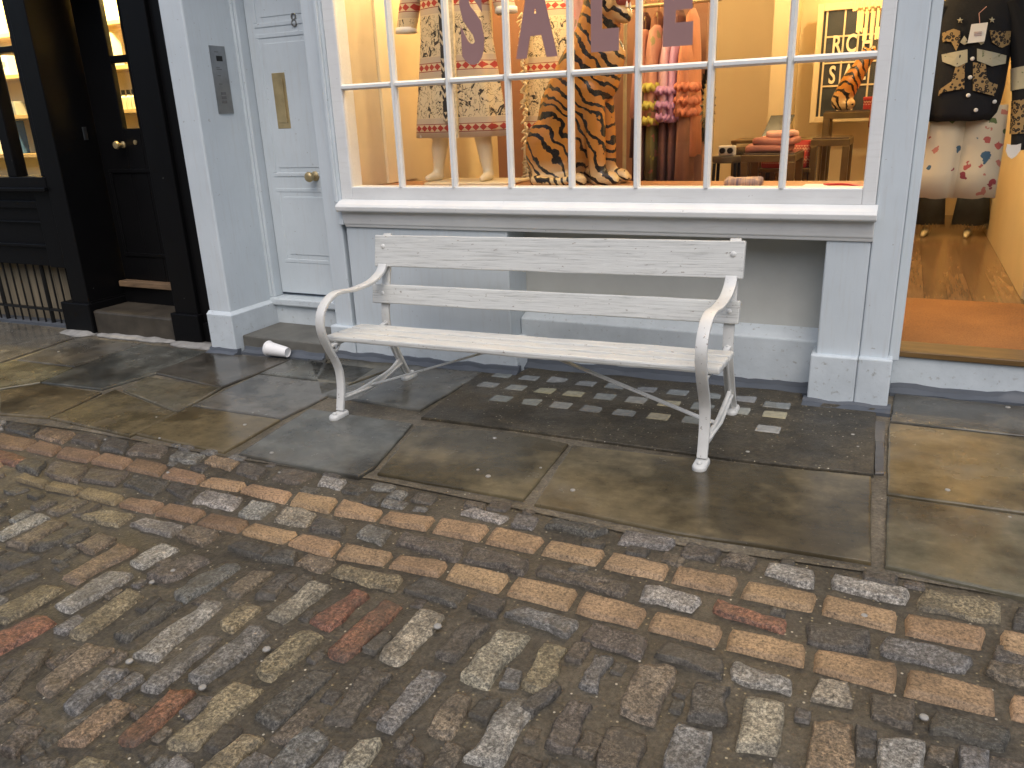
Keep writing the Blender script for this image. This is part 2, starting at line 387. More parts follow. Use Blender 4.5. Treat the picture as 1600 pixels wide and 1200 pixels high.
def m_wood(name, c0, c1, along=(1, 14, 14), rough=.35, planks=None):
    t = NT(name); g = t.noise(3, 6, .6, t.mapped(along), .3)
    c = t.ramp(g, [(.3, c0), (.7, c1)])
    if planks:
        x, y, z = t.sep(); u = {'x': x, 'y': y}[planks[0]]
        fr = t.math('FRACT', t.math('MULTIPLY', u, 1/planks[1])); ln = t.math('LESS_THAN', fr, .025)
        idx = t.math('FLOOR', t.math('MULTIPLY', u, 1/planks[1]))
        w = t.N('ShaderNodeTexWhiteNoise', noise_dimensions='1D'); t.L(idx, w.inputs['W'])
        c = t.mix(t.math('MULTIPLY', w.outputs['Value'], .45), c, tuple(q*.5 for q in c0))
        c = t.mix(ln, c, tuple(q*.2 for q in c0))
    t.base(c).rough(rough).bump(g, .1, .004); return t.m
def m_coir():
    t = NT('coir_mat'); n = t.noise(160, 4, .7); b = t.noise(3, 4)
    t.base(t.mix(.5, t.ramp(n, [(.3, (.16, .065, .015)), (.7, (.42, .19, .055))]), t.ramp(b, [(.3, .35), (.7, .6)]), 'OVERLAY')).rough(.95).bump(n, .6, .006); return t.m

WHITE = m_white_paint(); FRAMEP = m_frame_paint(); WBASE = m_base_paint(); BWOOD = m_bench_wood(); IRON = m_iron(); BLACK = m_black_paint()
SLAB = m_slab(); SETT = m_setts(); PAVER = m_paver(); MORTAR = m_mortar(); GLASS = m_glass()
PMORTAR = m_mortar('pavement_mortar', (.085, .075, .055), (.18, .155, .115)); CONC = m_mortar('pavement_light_concrete', (.035, .03, .02), (.085, .07, .045))
BITUMEN = plain('grey_bitumen_paint', (.085, .098, .118), .55, bump=.3, bscale=40)
STEP = plain('worn_step_stone', (.115, .112, .098), .5, var=.25, bump=.3, bscale=50)
BSTEP = plain('old_brown_step_stone', (.052, .044, .033), .5, var=.4, bump=.4, bscale=40)
CEMENT = plain('pale_cement', (.27, .265, .25), .8, var=.25, scale=14, bump=.6, bscale=40, dist=.01)
BRASS = plain('aged_brass', (.46, .36, .19), .38, .55, .2, 10, .05)
CHROME = plain('brushed_steel', (.30, .31, .32), .38, 1, .1, 20, .02)
DARKMET = plain('dark_metal', (.02, .02, .02), .4, .6)
BRONZE = plain('bronze_frame', (.20, .14, .06), .35, .8, .2)
CREAM = plain('cream_wall_paint', (.72, .585, .36), .7, var=.05, scale=2, bump=.02)
CEIL = plain('white_ceiling', (.75, .70, .6), .8, var=.03)
TERRA = plain('terracotta_wall', (.30, .145, .08), .7, var=.08, scale=3)
FLOORW = m_wood('oak_floor', (.19, .115, .062), (.33, .21, .115), (14, 1, 14), .22, ('x', .14))
DISPW = m_wood('display_board', (.34, .15, .06), (.46, .22, .09), (1, 14, 14), .4)
PLINTHW = plain('cream_display_plinth', (.70, .58, .36), .5, var=.05)
THRESH = m_wood('worn_brass_threshold', (.10, .055, .018), (.20, .12, .045), (1, 10, 10), .38)
MANN = plain('cream_mannequin', (.72, .62, .42), .4, var=.03, bump=0)
MAUVE = plain('mauve_vinyl', (.31, .175, .165), .6, var=.03, bump=0)
PAPER = plain('white_card', (.78, .76, .72), .7, var=.04, bump=.05)
CUPM = plain('white_paper', (.80, .80, .80), .55, var=.04, bump=.05)
BLOCK = None
def m_block():
    t = NT('pavement_glass_block'); a = t.attr(); n = t.noise(30, 4)
    t.base(t.mix(.4, a, t.ramp(n, [(.3, .3), (.7, .7)]), 'OVERLAY')).rough(.22).bump(n, .2, .004); return t.m
BLOCK = m_block()
TIGER = m_tiger(); COAT = m_coat()

# ------------------------------------------------------------------ ground
def rnd(a, b): return random.uniform(a, b)
def tintvar(c, v=.18):
    k = 1+rnd(-v, v); return tuple(max(.004, min(.9, x*k*(1+rnd(-.02, .02)))) for x in c)
def ground_sheet(name, x0, x1, y0, y1, dz, mat, step=.25):
    m = MB(); nx = max(1, int((x1-x0)/step)); ny = max(1, int((y1-y0)/step))
    vs = [(x0+(x1-x0)*i/nx, y0+(y1-y0)*j/ny, gz(x0+(x1-x0)*i/nx)+dz) for j in range(ny+1) for i in range(nx+1)]
    m.add(vs, [(j*(nx+1)+i, j*(nx+1)+i+1, (j+1)*(nx+1)+i+1, (j+1)*(nx+1)+i) for j in range(ny) for i in range(nx)])
    o = m.build(name, mat, fix=False); return tag(o, kind='structure')
ground_sheet('ground', -60, 60, -60, 60, -.10, plain('far_ground', (.07, .065, .055), .7), 10)
ground_sheet('road_bed', -16, 12, -4, 4.3, -.009, MORTAR, .25)

def stone(m, quad, h, col, rnd_=.45, n=13, wob=.006, rough=.004, base=-.03, grow=0, ex=7):
    """one sett: a rounded, worn block top filling the ground quad (4 xy corners in order)"""
    a, b, c, d = [Vector((p[0], p[1])) for p in quad]; sd = rnd(0, 99)
    if grow:
        ct = (a+b+c+d)/4; a, b, c, d = [ct+(p-ct)*grow for p in (a, b, c, d)]
    vs = []
    tilt = (rnd(-1, 1)*.004, rnd(-1, 1)*.004)
    for j in range(n):
        v = -1+2*j/(n-1); v = math.copysign(abs(v)**.72, v)
        for i in range(n):
            u = -1+2*i/(n-1); u = math.copysign(abs(u)**.72, u)
            x = u*math.sqrt(1-rnd_*v*v/2); y = v*math.sqrt(1-rnd_*u*u/2)
            s_, t_ = (x+1)/2, (y+1)/2
            p = a*(1-s_)*(1-t_)+b*s_*(1-t_)+c*s_*t_+d*(1-s_)*t_
            e = max(abs(u), abs(v))
            q = noise.noise_vector(Vector((p.x*14+sd, p.y*14, sd)))*wob*2
            p = p+Vector((q.x, q.y))
            z = h*(1-e**ex)+noise.noise(Vector((p.x*22, p.y*22, sd)))*rough*2.0*(1-e**6)+noise.noise(Vector((p.x*60, p.y*60, sd)))*rough*(1-e**6)+tilt[0]*u+tilt[1]*v
            if i in (0, n-1) or j in (0, n-1): z = base
            vs.append((p.x, p.y, gz(p.x)+z))
    fs = [(j*n+i, j*n+i+1, (j+1)*n+i+1, (j+1)*n+i) for j in range(n-1) for i in range(n-1)]
    m.add(vs, fs, col)
# colours of the setts (wet stone)
PAL = dict(l=(.255, .240, .210), g=(.145, .138, .125), y=(.195, .162, .10), b=(.148, .118, .082), r=(.165, .078, .047), d=(.066, .061, .051),
           p=(.090, .077, .062), s=(.135, .132, .122), o=(.19, .135, .085), h=(.012, .011, .01), k=(.245, .215, .16), m=(.10, .083, .062))
A0 = (0, 800); B0 = (533, 800); C0 = (1066, 800); D0 = (0, 500)
SETTS = [
 (A0, 'l', 605,60, 690,25, 855,65, 790,118), (A0, 'y', 385,20, 470,-10, 635,10, 550,70), (A0, 'b', 815,110, 900,65, 1020,100, 950,160),
 (A0, 'l', -40,115, 180,5, 235,30, 10,130), (A0, 'b', 30,150, 240,40, 310,55, 120,168), (A0, 'd', 130,165, 300,75, 420,80, 190,180),
 (A0, 'b', 355,165, 470,105, 545,125, 440,195), (A0, 'o', 285,310, 560,150, 640,178, 370,330), (A0, 'l', 605,240, 755,150, 835,170, 680,262),
 (A0, 'p', 700,300, 900,195, 1000,220, 790,330), (A0, 's', 805,375, 1060,235, 1135,255, 870,420), (A0, 'b', 1060,380, 1190,275, 1285,285, 1110,400),
 (A0, 'd', 1195,398, 1310,292, 1390,292, 1280,402), (A0, 'k', 1250,490, 1460,330, 1555,355, 1330,520), (A0, 'r', 1450,508, 1669,370, 1724,395, 1545,555),  # dark first quad is a shadowed hole, drawn as a sett
 (A0, 'r', 1540,655, 1815,415, 1890,440, 1620,698), (A0, 'y', -60,475, 200,340, 300,365, 30,515), (A0, 'l', 240,440, 520,278, 628,300, 330,468),
 (A0, 'y', 325,568, 600,365, 680,390, 400,592), (A0, 'r', -80,600, 165,480, 268,510, -20,680), (A0, 'd', 530,585, 760,415, 870,432, 600,605),
 (A0, 'l', 625,668, 960,425, 1040,430, 740,690), (A0, 'y', 1035,522, 1150,430, 1220,448, 1100,557), (A0, 'g', 885,775, 1180,540, 1282,560, 960,808),
 (A0, 'y', 1180,745, 1400,555, 1518,590, 1270,788), (A0, 'g', 650,822, 950,578, 1037,590, 740,842), (A0, 'b', 160,825, 400,630, 537,640, 240,860),
 (A0, 'm', -20,850, 150,640, 255,640, 20,885), (A0, 's', 275,912, 510,730, 602,740, 350,948), (A0, 'o', 270,1082, 540,880, 628,905, 380,1095),
 (A0, 'r', 545,1068, 810,828, 907,850, 645,1090), (A0, 'y', 780,1088, 1100,800, 1228,830, 920,1108), (A0, 'd', 1195,965, 1440,745, 1580,745, 1280,1012),
 (A0, 'p', 1520,962, 1730,735, 1832,760, 1620,1003), (A0, 'y', 930,1220, 1130,1045, 1237,1070, 1050,1240), (A0, 's', 1240,1225, 1440,1018, 1552,1060, 1390,1240),
 (A0, 'p', -20,1130, 100,1000, 220,1010, 60,1155), (A0, 'y', 330,1215, 410,1158, 525,1170, 460,1230), (A0, 'k', 1590,1215, 1680,1062, 1778,1090, 1710,1220),
 (A0, 'b', -60,965, 50,880, 135,900, 20,985), (A0, 'd', 1060,172, 1110,130, 1272,170, 1220,218), (A0, 'd', 1230,222, 1300,178, 1400,185, 1370,242),
 (A0, 'b', 1380,242, 1440,195, 1562,235, 1500,282), (A0, 'y', 1545,292, 1600,248, 1892,310, 1835,368), (A0, 'm', 330,985, 480,900, 540,920, 300,1010),
 (A0, 'd', -60,340, 90,265, 200,280, 20,365), (A0, 'p', -80,760, 60,690, 130,700, -10,800), (A0, 'd', -60,245, 60,190, 200,205, 40,265),
 (A0, 'p', 60,1220, 200,1150, 320,1160, 240,1230), (A0, 'd', 1700,640, 1800,560, 1840,580, 1760,660),
 (B0, 'k', 163,682, 370,458, 487,490, 290,708), (B0, 'p', 450,662, 570,518, 690,530, 530,698), (B0, 'k', 563,772, 735,555, 878,585, 690,822),
 (B0, 'y', 848,805, 960,618, 1057,640, 970,852), (B0, 'g', 1115,805, 1180,668, 1272,690, 1185,852), (B0, 'b', 1298,930, 1388,722, 1567,740, 1450,995),
 (B0, 'g', 153,1005, 390,733, 482,770, 250,1038), (B0, 'b', 393,1022, 530,848, 622,880, 500,1068), (B0, 'l', 578,1155, 790,868, 912,900, 745,1195),
 (B0, 'p', 948,1085, 1070,883, 1172,905, 1075,1122), (B0, 'm', 1188,1195, 1260,1018, 1442,1040, 1380,1240), (B0, 's', 1500,1215, 1570,990, 1750,1050, 1705,1215),
 (B0, 'p', 250,1185, 330,1088, 402,1140, 380,1215), (B0, 'd', 283,362, 390,313, 592,370, 545,442), (B0, 'd', 590,442, 660,383, 782,410, 730,492),
 (B0, 's', 763,482, 830,443, 1097,510, 1055,582), (B0, 'p', 1125,592, 1180,528, 1442,605, 1400,682), (B0, 'd', 1468,667, 1525,613, 1802,690, 1770,772),
 (B0, 'g', 75,102, 130,63, 242,90, 190,152), (B0, 'p', 250,152, 290,103, 577,175, 530,227), (B0, 'p', 570,217, 620,168, 892,225, 840,287),
 (B0, 'm', 905,287, 930,248, 1352,345, 1320,392), (B0, 'l', 1395,402, 1425,343, 1692,415, 1650,462), (B0, 'd', 840,930, 990,800, 1040,830, 900,960),
 (D0, 'l', 903,852, 960,803, 1137,835, 1085,892), (D0, 'l', 1118,912, 1180,848, 1292,875, 1220,932), (D0, 'k', 1288,937, 1340,878, 1482,905, 1430,967),
 (D0, 'd', 1450,982, 1500,928, 1625,960, 1600,1012), (D0, 'd', 770,792, 820,763, 922,795, 870,837), (D0, 'd', 578,772, 640,733, 792,760, 720,817),
 (D0, 'p', 373,747, 430,693, 602,720, 540,772), (D0, 'm', 203,717, 250,668, 412,690, 350,762), (D0, 'd', 73,692, 120,648, 222,665, 170,722),
 (D0, 'r', -60,652, 0,608, 132,650, 60,682), (D0, 'd', 30,512, 60,478, 192,500, 140,542), (D0, 'o', 170,542, 215,503, 352,530, 290,577),
 (D0, 'p', 330,572, 370,538, 482,560, 450,592), (D0, 'd', 470,602, 510,553, 602,565, 580,622), (D0, 'm', 600,627, 650,578, 792,600, 750,642),
 (D0, 'g', 790,652, 830,613, 952,630, 920,672), (D0, 'o', 965,672, 1000,638, 1122,665, 1080,702), (D0, 'p', 1100,712, 1140,668, 1252,700, 1200,742),
 (D0, 'm', 1280,747, 1320,698, 1482,720, 1400,762), (D0, 'l', 1490,772, 1510,738, 1622,760, 1600,792), (D0, 'g', -90,500, -60,465, 35,480, 10,512),
 (B0, 'l', 560,7, 600,-12, 782,20, 740,52), (B0, 'g', 795,62, 830,8, 922,30, 890,82), (B0, 'd', 960,72, 990,28, 1252,85, 1180,112),
 (B0, 'g', 1300,142, 1340,93, 1562,140, 1530,177), (C0, 'p', 0,197, 30,148, 192,190, 150,227), (C0, 'm', 190,242, 230,193, 347,225, 320,267),
 (C0, 'l', 383,287, 405,238, 622,280, 610,352), (C0, 'l', 703,352, 715,298, 1052,370, 1045,432), (C0, 'y', 1120,452, 1120,368, 1502,430, 1500,522),
 (C0, 'd', 1560,540, 1570,450, 1700,480, 1700,560),
 (C0, 'r', 148,467, 160,418, 492,510, 480,567), (C0, 'd', 578,612, 590,523, 872,575, 860,662), (C0, 'g', 938,662, 960,588, 1352,680, 1330,752),
 (C0, 'b', 1423,752, 1440,693, 1652,740, 1640,832), (C0, 'l', 228,782, 260,713, 522,790, 500,857), (C0, 'k', 588,882, 640,778, 772,800, 800,902),
 (C0, 'm', 890,962, 880,853, 1092,890, 1080,1007), (C0, 'd', 1158,1022, 1180,938, 1522,1020, 1500,1112), (C0, 'd', 3,965, 60,798, 222,830, 190,990),
 (C0, 'k', 268,1115, 300,868, 482,900, 440,1135), (C0, 'o', 568,1235, 620,978, 802,1000, 800,1235), (C0, 'l', 928,1235, 920,1068, 1132,1080, 1150,1235),
 (C0, 's', 1288,1215, 1283,1118, 1432,1130, 1420,1215), (C0, 'd', 820,1130, 830,1010, 910,1040, 900,1140), (C0, 'm', 1150,1150, 1150,1080, 1270,1110, 1275,1190),
]
road = MB(); used = []
for o_, c_, *q in SETTS:
    pts = [G(o_[0]+q[2*i]/3, o_[1]+q[2*i+1]/3) for i in range(4)]
    used.append([tuple(p) for p in pts]); stone(road, pts, rnd(.006, .013), tintvar([q*1.10 for q in PAL[c_]], .12), .16, wob=.0075, grow=1.14, ex=9)
# the same paving carried on outside the surveyed part
def inside_frame(x, y, m=0):
    px, py = proj(x, y, gz(x)); return -m < px < 1600+m and -m < py < 1200+m
keys = 'lggyybbrddppsmmk'
BAND1 = [(-27,697,0,677),(37,703,63,689),(83,713,100,699),(137,723,162,708),(193,733,213,718),(248,745,267,728),(307,757,327,745),(370,768,390,758),(447,788,463,770),(517,803,533,780),
 (588,815,604,798),(668,830,686,810),(751,847,770,825),(838,865,856,843),(935,885,951,862),(1040,908,1053,885),(1149,932,1162,908),(1276,958,1283,928),(1406,990,1409,960),(1543,1017,1548,985)]
BAND2 = [(20,748,33,740),(67,763,82,753),(117,773,137,763),(180,790,200,777),(237,803,263,787),(302,818,327,800),(373,833,395,817),(443,850,470,833),(520,872,537,850),
 (600,885,620,867),(688,903,706,880),(783,928,803,902),(891,955,910,925),(1003,983,1018,955),(1126,1012,1136,982),(1261,1045,1268,1013),(1406,1085,1411,1043),(1566,1122,1563,1078),(1573,1122,1573,1083),(1700,1150,1690,1108)]
strip = MB()
def paver(quad, col): stone(strip, quad, .011, col, .06, 11, .0028, .0016, ex=14)
def inset(q, e):
    P = [Vector(p) for p in q]; c = sum(P, Vector((0, 0)))/4
    return [p+(c-p).normalized()*e for p in P]
OC = (.30, .20, .112); ends = []
for bi, band in enumerate((BAND1, BAND2)):
    js = [(Vector(G(a, b)), Vector(G(c, d))) for a, b, c, d in band]
    for i in range(len(js)-1):
        if bi == 1 and i == 17: continue
        w = (js[i+1][0]-js[i][0]).length
        col = tintvar(OC if i > 5 else (.20, .13, .078), .12)
        if bi == 1 and i < 3: col = (.20, .155, .085)
        paver(inset([js[i][0], js[i+1][0], js[i+1][1], js[i][1]], .003), col)
    ends.append(js)
    for sgn, k in ((-1, 0), (1, len(js)-1)):
        ref = (js[-2][0]-js[0][0]).normalized(); acr = (js[k][1]-js[k][0]) if sgn > 0 else Vector((-ref.y, ref.x))*.10
        p0 = js[k][0]+ref*sgn*(.02 if sgn > 0 else .0)
        for n_ in range(22 if sgn < 0 else 14):
            a = p0+ref*sgn*(.215*n_); b = a+ref*sgn*.20
            q = [a, b, b+acr, a+acr] if sgn > 0 else [b, a, a+acr, b+acr]
            if not inside_frame((q[0].x+q[2].x)/2, (q[0].y+q[2].y)/2, -10): paver(q, tintvar(OC, .15))
e1 = ends[0]; dirv = (e1[-1][0]-e1[8][0]).normalized(); ortho = Vector((dirv.y, -dirv.x))      # towards the road
p_ref = ends[1][-2][0]
def dist_band(x, y): return (Vector((x, y))-p_ref).dot(ortho)
for r_i in range(-1, 40):
    for c_i in range(-60, 60):
        ctr = p_ref+ortho*(.21+r_i*.27)+dirv*((c_i+.5*(r_i % 2))*.165)
        x, y = ctr
        if x < -9 or x > 4.5 or y < -3.4: continue
        if inside_frame(x, y, 60): continue
        du, dv = dirv*rnd(.055, .068), ortho*rnd(.10, .12)
        stone(road, [ctr-du-dv, ctr+du-dv, ctr+du+dv, ctr-du+dv], rnd(.006, .013), tintvar(PAL[random.choice(keys)], .2), .36, 7, .006)
# small chips and rubble bedded between the setts of the photographed part
import itertools
def in_quad(p, q):
    s0 = None
    for i in range(4):
        a, b = q[i], q[(i+1) % 4]; cr = (b[0]-a[0])*(p[1]-a[1])-(b[1]-a[1])*(p[0]-a[0])
        if s0 is None: s0 = cr > 0
        elif (cr > 0) != s0: return False
    return True
CELL = .008; GX0, GY0 = -4.6, -.2; occ = np.zeros((520, 760), bool)
def cells(q):
    xs = [p[0] for p in q]; ys = [p[1] for p in q]
    i0, i1 = int((min(xs)-GX0)/CELL), int((max(xs)-GX0)/CELL)+1; j0, j1 = int((min(ys)-GY0)/CELL), int((max(ys)-GY0)/CELL)+1
    i0, j0, i1, j1 = max(0, i0), max(0, j0), min(760, i1), min(520, j1)
    if i1 <= i0 or j1 <= j0: return None
    X, Y = np.meshgrid(GX0+(np.arange(i0, i1)+.5)*CELL, GY0+(np.arange(j0, j1)+.5)*CELL)
    pos = np.ones(X.shape, bool); neg = np.ones(X.shape, bool)
    for k in range(4):
        p, r_ = q[k], q[(k+1) % 4]; cr = (r_[0]-p[0])*(Y-p[1])-(r_[1]-p[1])*(X-p[0]); pos &= cr >= 0; neg &= cr <= 0
    return (slice(j0, j1), slice(i0, i1)), pos | neg
def paint(q):
    c = cells(q)
    if c: occ[c[0]] |= c[1]
def free(q):
    c = cells(q); return bool(c) and not (occ[c[0]] & c[1]).any()
def grown(q, g):
    ct = [sum(p[0] for p in q)/4, sum(p[1] for p in q)/4]; return [(ct[0]+(p[0]-ct[0])*g, ct[1]+(p[1]-ct[1])*g) for p in q]
for q in used: paint(grown(q, 1.10))
for js in ends:
    for i in range(len(js)-1): paint(grown([js[i][0], js[i+1][0], js[i+1][1], js[i][1]], 1.08))
axis = (Vector(G(*[ (520)/3, 800+278/3]))-Vector(G(240/3, 800+440/3))).normalized()
for hl, hw, tries in ((.10, .045, 1500), (.08, .042, 2500), (.062, .036, 3500), (.045, .030, 4500), (.030, .022, 1500)):
    for _ in range(tries):
        px, py = rnd(-120, 1720), rnd(690, 1300); x, y = G(px, py)
        db = dist_band(x, y)
        big = db > .06 and hl > .03
        if db < .0 and hl > .05: continue
        d1 = axis if db > .06 else dirv
        th = rnd(-.12, .12); d1 = Vector((d1.x*math.cos(th)-d1.y*math.sin(th), d1.x*math.sin(th)+d1.y*math.cos(th))); d2 = Vector((-d1.y, d1.x))
        k1, k2 = hl*rnd(.85, 1.15), hw*rnd(.85, 1.15); c = Vector((x, y))
        q = [c-d1*k1-d2*k2, c+d1*k1-d2*k2, c+d1*k1+d2*k2, c-d1*k1+d2*k2]
        if y > 2.55+(x+.5)*(-.02) and db < -.42: continue
        if not free(grown(q, 1.12)): continue
        paint(grown(q, 1.1)); 
        stone(road, q, rnd(.002, .008) if hl > .04 else rnd(-.003, .001), tintvar(PAL[random.choice('dddmmmppggbs')], .2), .2, 11 if hl > .03 else 7, .006 if hl > .03 else .003, .003, -.03, 1.12)
tag(road.build('cobbled_road', SETT, smooth=True, fix=False), kind='structure')
tag(strip.build('brick_paver_strip', PAVER, smooth=True, fix=False), kind='structure')

# pavement slabs
GY, BR, OL, LG, DG = (.114, .114, .101), (.135, .107, .061), (.128, .115, .078), (.135, .129, .110), (.090, .085, .070)
def D(*a): return [(D0[0]+a[i]/3, D0[1]+a[i+1]/3) for i in range(0, len(a), 2)]
SLABS = [
 (DG, D(970,155, 1365,190, 1038,322, 720,252)), (OL, D(690,272, 1040,324, 832,438, 578,335)), (BR, D(540,333, 828,442, 610,550, 235,465)),
 (BR, D(0,340, 190,305, 478,345, 230,463, 0,447)), (GY, D(670,117, 968,153, 738,253, 480,330, 195,298, 350,230)), (LG, D(80,193, 365,88, 665,115, 350,224)),
 (LG, D(0,203, 348,86, 180,30, -40,10, -40,215)), (OL, D(-40,216, 76,196, 345,230, 190,298, -40,335)),
 (GY, D(1212,262, 1640,312, 1320,470, 905,406)), (BR, D(892,412, 1315,474, 1052,627, 640,540)),
 (GY, D(1372,188, 1760,235, 1655,303, 1216,258)),
 (GY, [(483,641), (645,664), (585,733), (560,748), (372,712)]),
 (BR, [(650,668), (800,678), (888,696), (818,783), (590,742)]),
 (BR, [(893,699), (1150,726), (1361,748), (1361,882), (1060,836), (835,790)]),
 (LG, [(1398,618), (1700,648), (1700,694), (1390,661)]), (BR, [(1388,664), (1700,697), (1700,818), (1385,774)]), (OL, [(1386,779), (1700,824), (1700,958), (1382,888)]),
 ((.09, .085, .075), [(1366,660), (1383,662), (1381,742), (1367,742)]),
]
pave = MB()
def slab(poly, col, h=.012, wob=.004, base=-.03):
    P = [Vector(p) for p in poly]; n = len(P); out = []
    area = sum(P[i].x*P[(i+1) % n].y-P[(i+1) % n].x*P[i].y for i in range(n))
    if area < 0: P.reverse()
    for i in range(n):
        a, b = P[i], P[(i+1) % n]; L_ = (b-a).length; k = max(2, int(L_/.05))
        for j in range(k):
            p = a.lerp(b, j/k); q = noise.noise_vector(Vector((p.x*9, p.y*9, 3.1)))*wob; out.append(p+Vector((q.x, q.y)))
    c = sum(out, Vector((0, 0)))/len(out); m_ = len(out)
    rings = []
    for e, z in ((0, base), (.0, h-.007), (.003, h-.002), (.009, h)):
        rings.append([(p+(c-p).normalized()*e) for p in out]); rings[-1] = [(p.x, p.y, gz(p.x)+z) for p in rings[-1]]
    pave.loft(rings, False, True, col)
    pave.add(rings[-1], [tuple(range(m_))], col)
for col, poly in SLABS: slab([G(x, y) for x, y in poly], tintvar(col, .1))
# concrete panel of the pavement lights, then the strip in front of the plinths and everything outside the picture
XL = [(.03, 3.335), (.01, 4.19), (-.36, 4.19), (-.36, 4.33), (-1.98, 4.33), (-2.02, 4.16), (-2.25, 4.16), (-2.19, 3.32), (-1.65, 3.325), (-.52, 3.31)]
slab([(-2.26, 3.42), (-2.22, 4.17), (-2.80, 4.17), (-2.95, 3.46)], GY); slab([(-2.82, 4.17), (-2.97, 3.46), (-3.20, 3.70), (-3.45, 4.17)], OL)
slab([(-3.47, 4.18), (-3.22, 3.72), (-3.42, 3.92), (-3.6, 4.09)], GY)
for i in range(10):
    x0 = -7.25-i*.95; slab([(x0-.93, 3.1), (x0, 3.1), (x0+.05, 3.68), (x0-.9, 3.68)], tintvar(GY, .2)); slab([(x0-.93, 3.70), (x0, 3.70), (x0, 4.25), (x0-.9, 4.25)], tintvar(OL, .2))
    x0 = .92+i*.95
    for ya, yb in ((2.62-.1*i, 3.1), (3.12, 3.66), (3.68, 4.44)): slab([(x0, ya), (x0+.93, ya-.1 if ya < 3 else ya), (x0+.93, yb), (x0, yb)], tintvar(OL, .2))
tag(ground_sheet('pavement_bed', -16, 12, 4.3, 4.75, -.006, PMORTAR), kind='structure')
bed = MB()
bx = [G(0, 655), G(130, 672), G(347, 712), G(585, 748), G(840, 800), G(1060, 850), G(1362, 893), G(1600, 935)]
bxx = [(-16, bx[0][1]+.35)]+[tuple(p) for p in bx]+[(12, .6)]
for a, b in zip(bxx[:-1], bxx[1:]):
    n_ = max(1, int((b[0]-a[0])/.2))
    for i in range(n_):
        xa, xb = a[0]+(b[0]-a[0])*i/n_, a[0]+(b[0]-a[0])*(i+1)/n_; ya, yb = a[1]+(b[1]-a[1])*i/n_, a[1]+(b[1]-a[1])*(i+1)/n_
        bed.add([(xa, ya, gz(xa)-.004), (xb, yb, gz(xb)-.004), (xb, 4.31, gz(xb)-.004), (xa, 4.31, gz(xa)-.004)], [(0, 1, 2, 3)])
tag(bed.build('pavement_mortar_bed', PMORTAR, fix=False), kind='structure')
tag(pave.build('pavement', SLAB, fix=False), kind='structure')
save, pave = pave, MB(); slab(XL, (.1, .1, .1), .014, .002); tag(pave.build('pavement_light_slab', CONC, fix=False), kind='structure')
blk = MB()
def block(x, y, w=.064, d=.050, col=(.16, .165, .15)):
    stone(blk, [(x-w, y-d), (x+w, y-d), (x+w, y+d), (x-w, y+d)], .0172, col, .08, 11, .0015, .0006, .005, ex=30)
for j, y in enumerate((3.705, 3.905, 4.095)):
    for i in range(-2, 9):
        x = -1.90+.181*i
        if x > -.40: continue
        if j == 2 and x > -.5: y = 4.05
        if j == 0 and i == 7 or x < -2.15: continue
        if j == 0 and i < 0: continue
        block(x, y, col=tintvar(random.choice([(.27, .275, .25), (.22, .23, .215), (.34, .31, .20), (.19, .20, .19)]) if j < 2 else (.20, .21, .205), .15))
block(-.47, 4.05); 
tag(blk.build('pavement_glass_blocks', BLOCK, smooth=True, fix=False), kind='structure')
# trodden chewing gum and specks on the slabs
gum = MB()
for px, py, s_ in [(383,667,1), (425,711,1), (773,688,1), (763,748,1.2), (747,738,.7), (895,770,1.1), (165,690,.6), (92,552,.8), (437,742,.6), (702,608,.8), (700,628,.6), (574,628,.7), (1168,710,1), (1332,683,.9),
                   (1574,640,1.2), (1560,617,1), (1480,770,1), (1577,812,.7), (1340,702,.6), (1115,668,.6), (845,735,.6), (505,560,.7), (245,655,.5), (684,982,1.3), (271,895,.9), (238,913,1), (203,1037,1.1), (317,1078,1.1), (417,1018,1.2), (263,742,.8), (1443,1125,1.1), (250,688,.6), (1350,966,1)]:
    x, y = G(px, py); r_ = .011*s_; n_ = 12; zz = gz(x)+(.0135 if py < 775 else .0105)
    ring = lambda f, dz: [(x+r_*f*(1+.3*noise.noise(Vector((k, px, 1))))*math.cos(2*math.pi*k/n_), y+r_*f*(1+.3*noise.noise(Vector((k, px, 9))))*math.sin(2*math.pi*k/n_), zz+dz) for k in range(n_)]
    gum.loft([ring(1, -.004), ring(.85, .0015), ring(.3, .002)], True)
tag(gum.build('chewing_gum_spots', plain('old_gum', (.30, .29, .265), .6, var=.2), smooth=True), 'pale trodden gum spots dotted over slabs and setts', 'gum', kind='stuff')

# ------------------------------------------------------------------ white shop
XW0, XW1 = -3.137, -.16          # glass
WS = thing('white_shop_building', (-1.6, 4.2, 0), 'white painted Georgian shopfront with lit paned window and numbered door', 'building')
# masonry behind and above
mb = MB(); mb.box(-4.40, 3.2, 4.30, 4.6, 3.05, 7.5); mb.box(1.25, 3.2, 4.20, 4.6, gz(1.2)-.1, 3.05); mb.build('upper_wall', WHITE, WS, .01)
mb = MB(); mb.box(-4.42, 3.2, 4.08, 4.30, 2.93, 3.05); mb.box(-4.44, 3.2, 4.02, 4.30, 3.052, 3.10); mb.build('cornice', WHITE, WS, .012)
# left pier with its reveal
mb = MB(); mb.prism([(-4.40, 4.04), (-4.20, 4.04), (-4.20, 4.56), (-4.40, 4.56)], 'z', .20, 2.93); mb.build('pier', WHITE, WS, .012)
mb = MB(); mb.box(-4.405, -4.168, 4.012, 4.50, gz(-4.3)-.02, .222); mb.add([(-4.405, 4.012, .222), (-4.168, 4.012, .222), (-4.168, 4.5, .222), (-4.405, 4.5, .222), (-4.40, 4.038, .245), (-4.198, 4.038, .245), (-4.198, 4.5, .245), (-4.40, 4.5, .245)], [(0, 1, 5, 4), (1, 2, 6, 5)])
mb.build('plinth', WBASE, WS, .006)
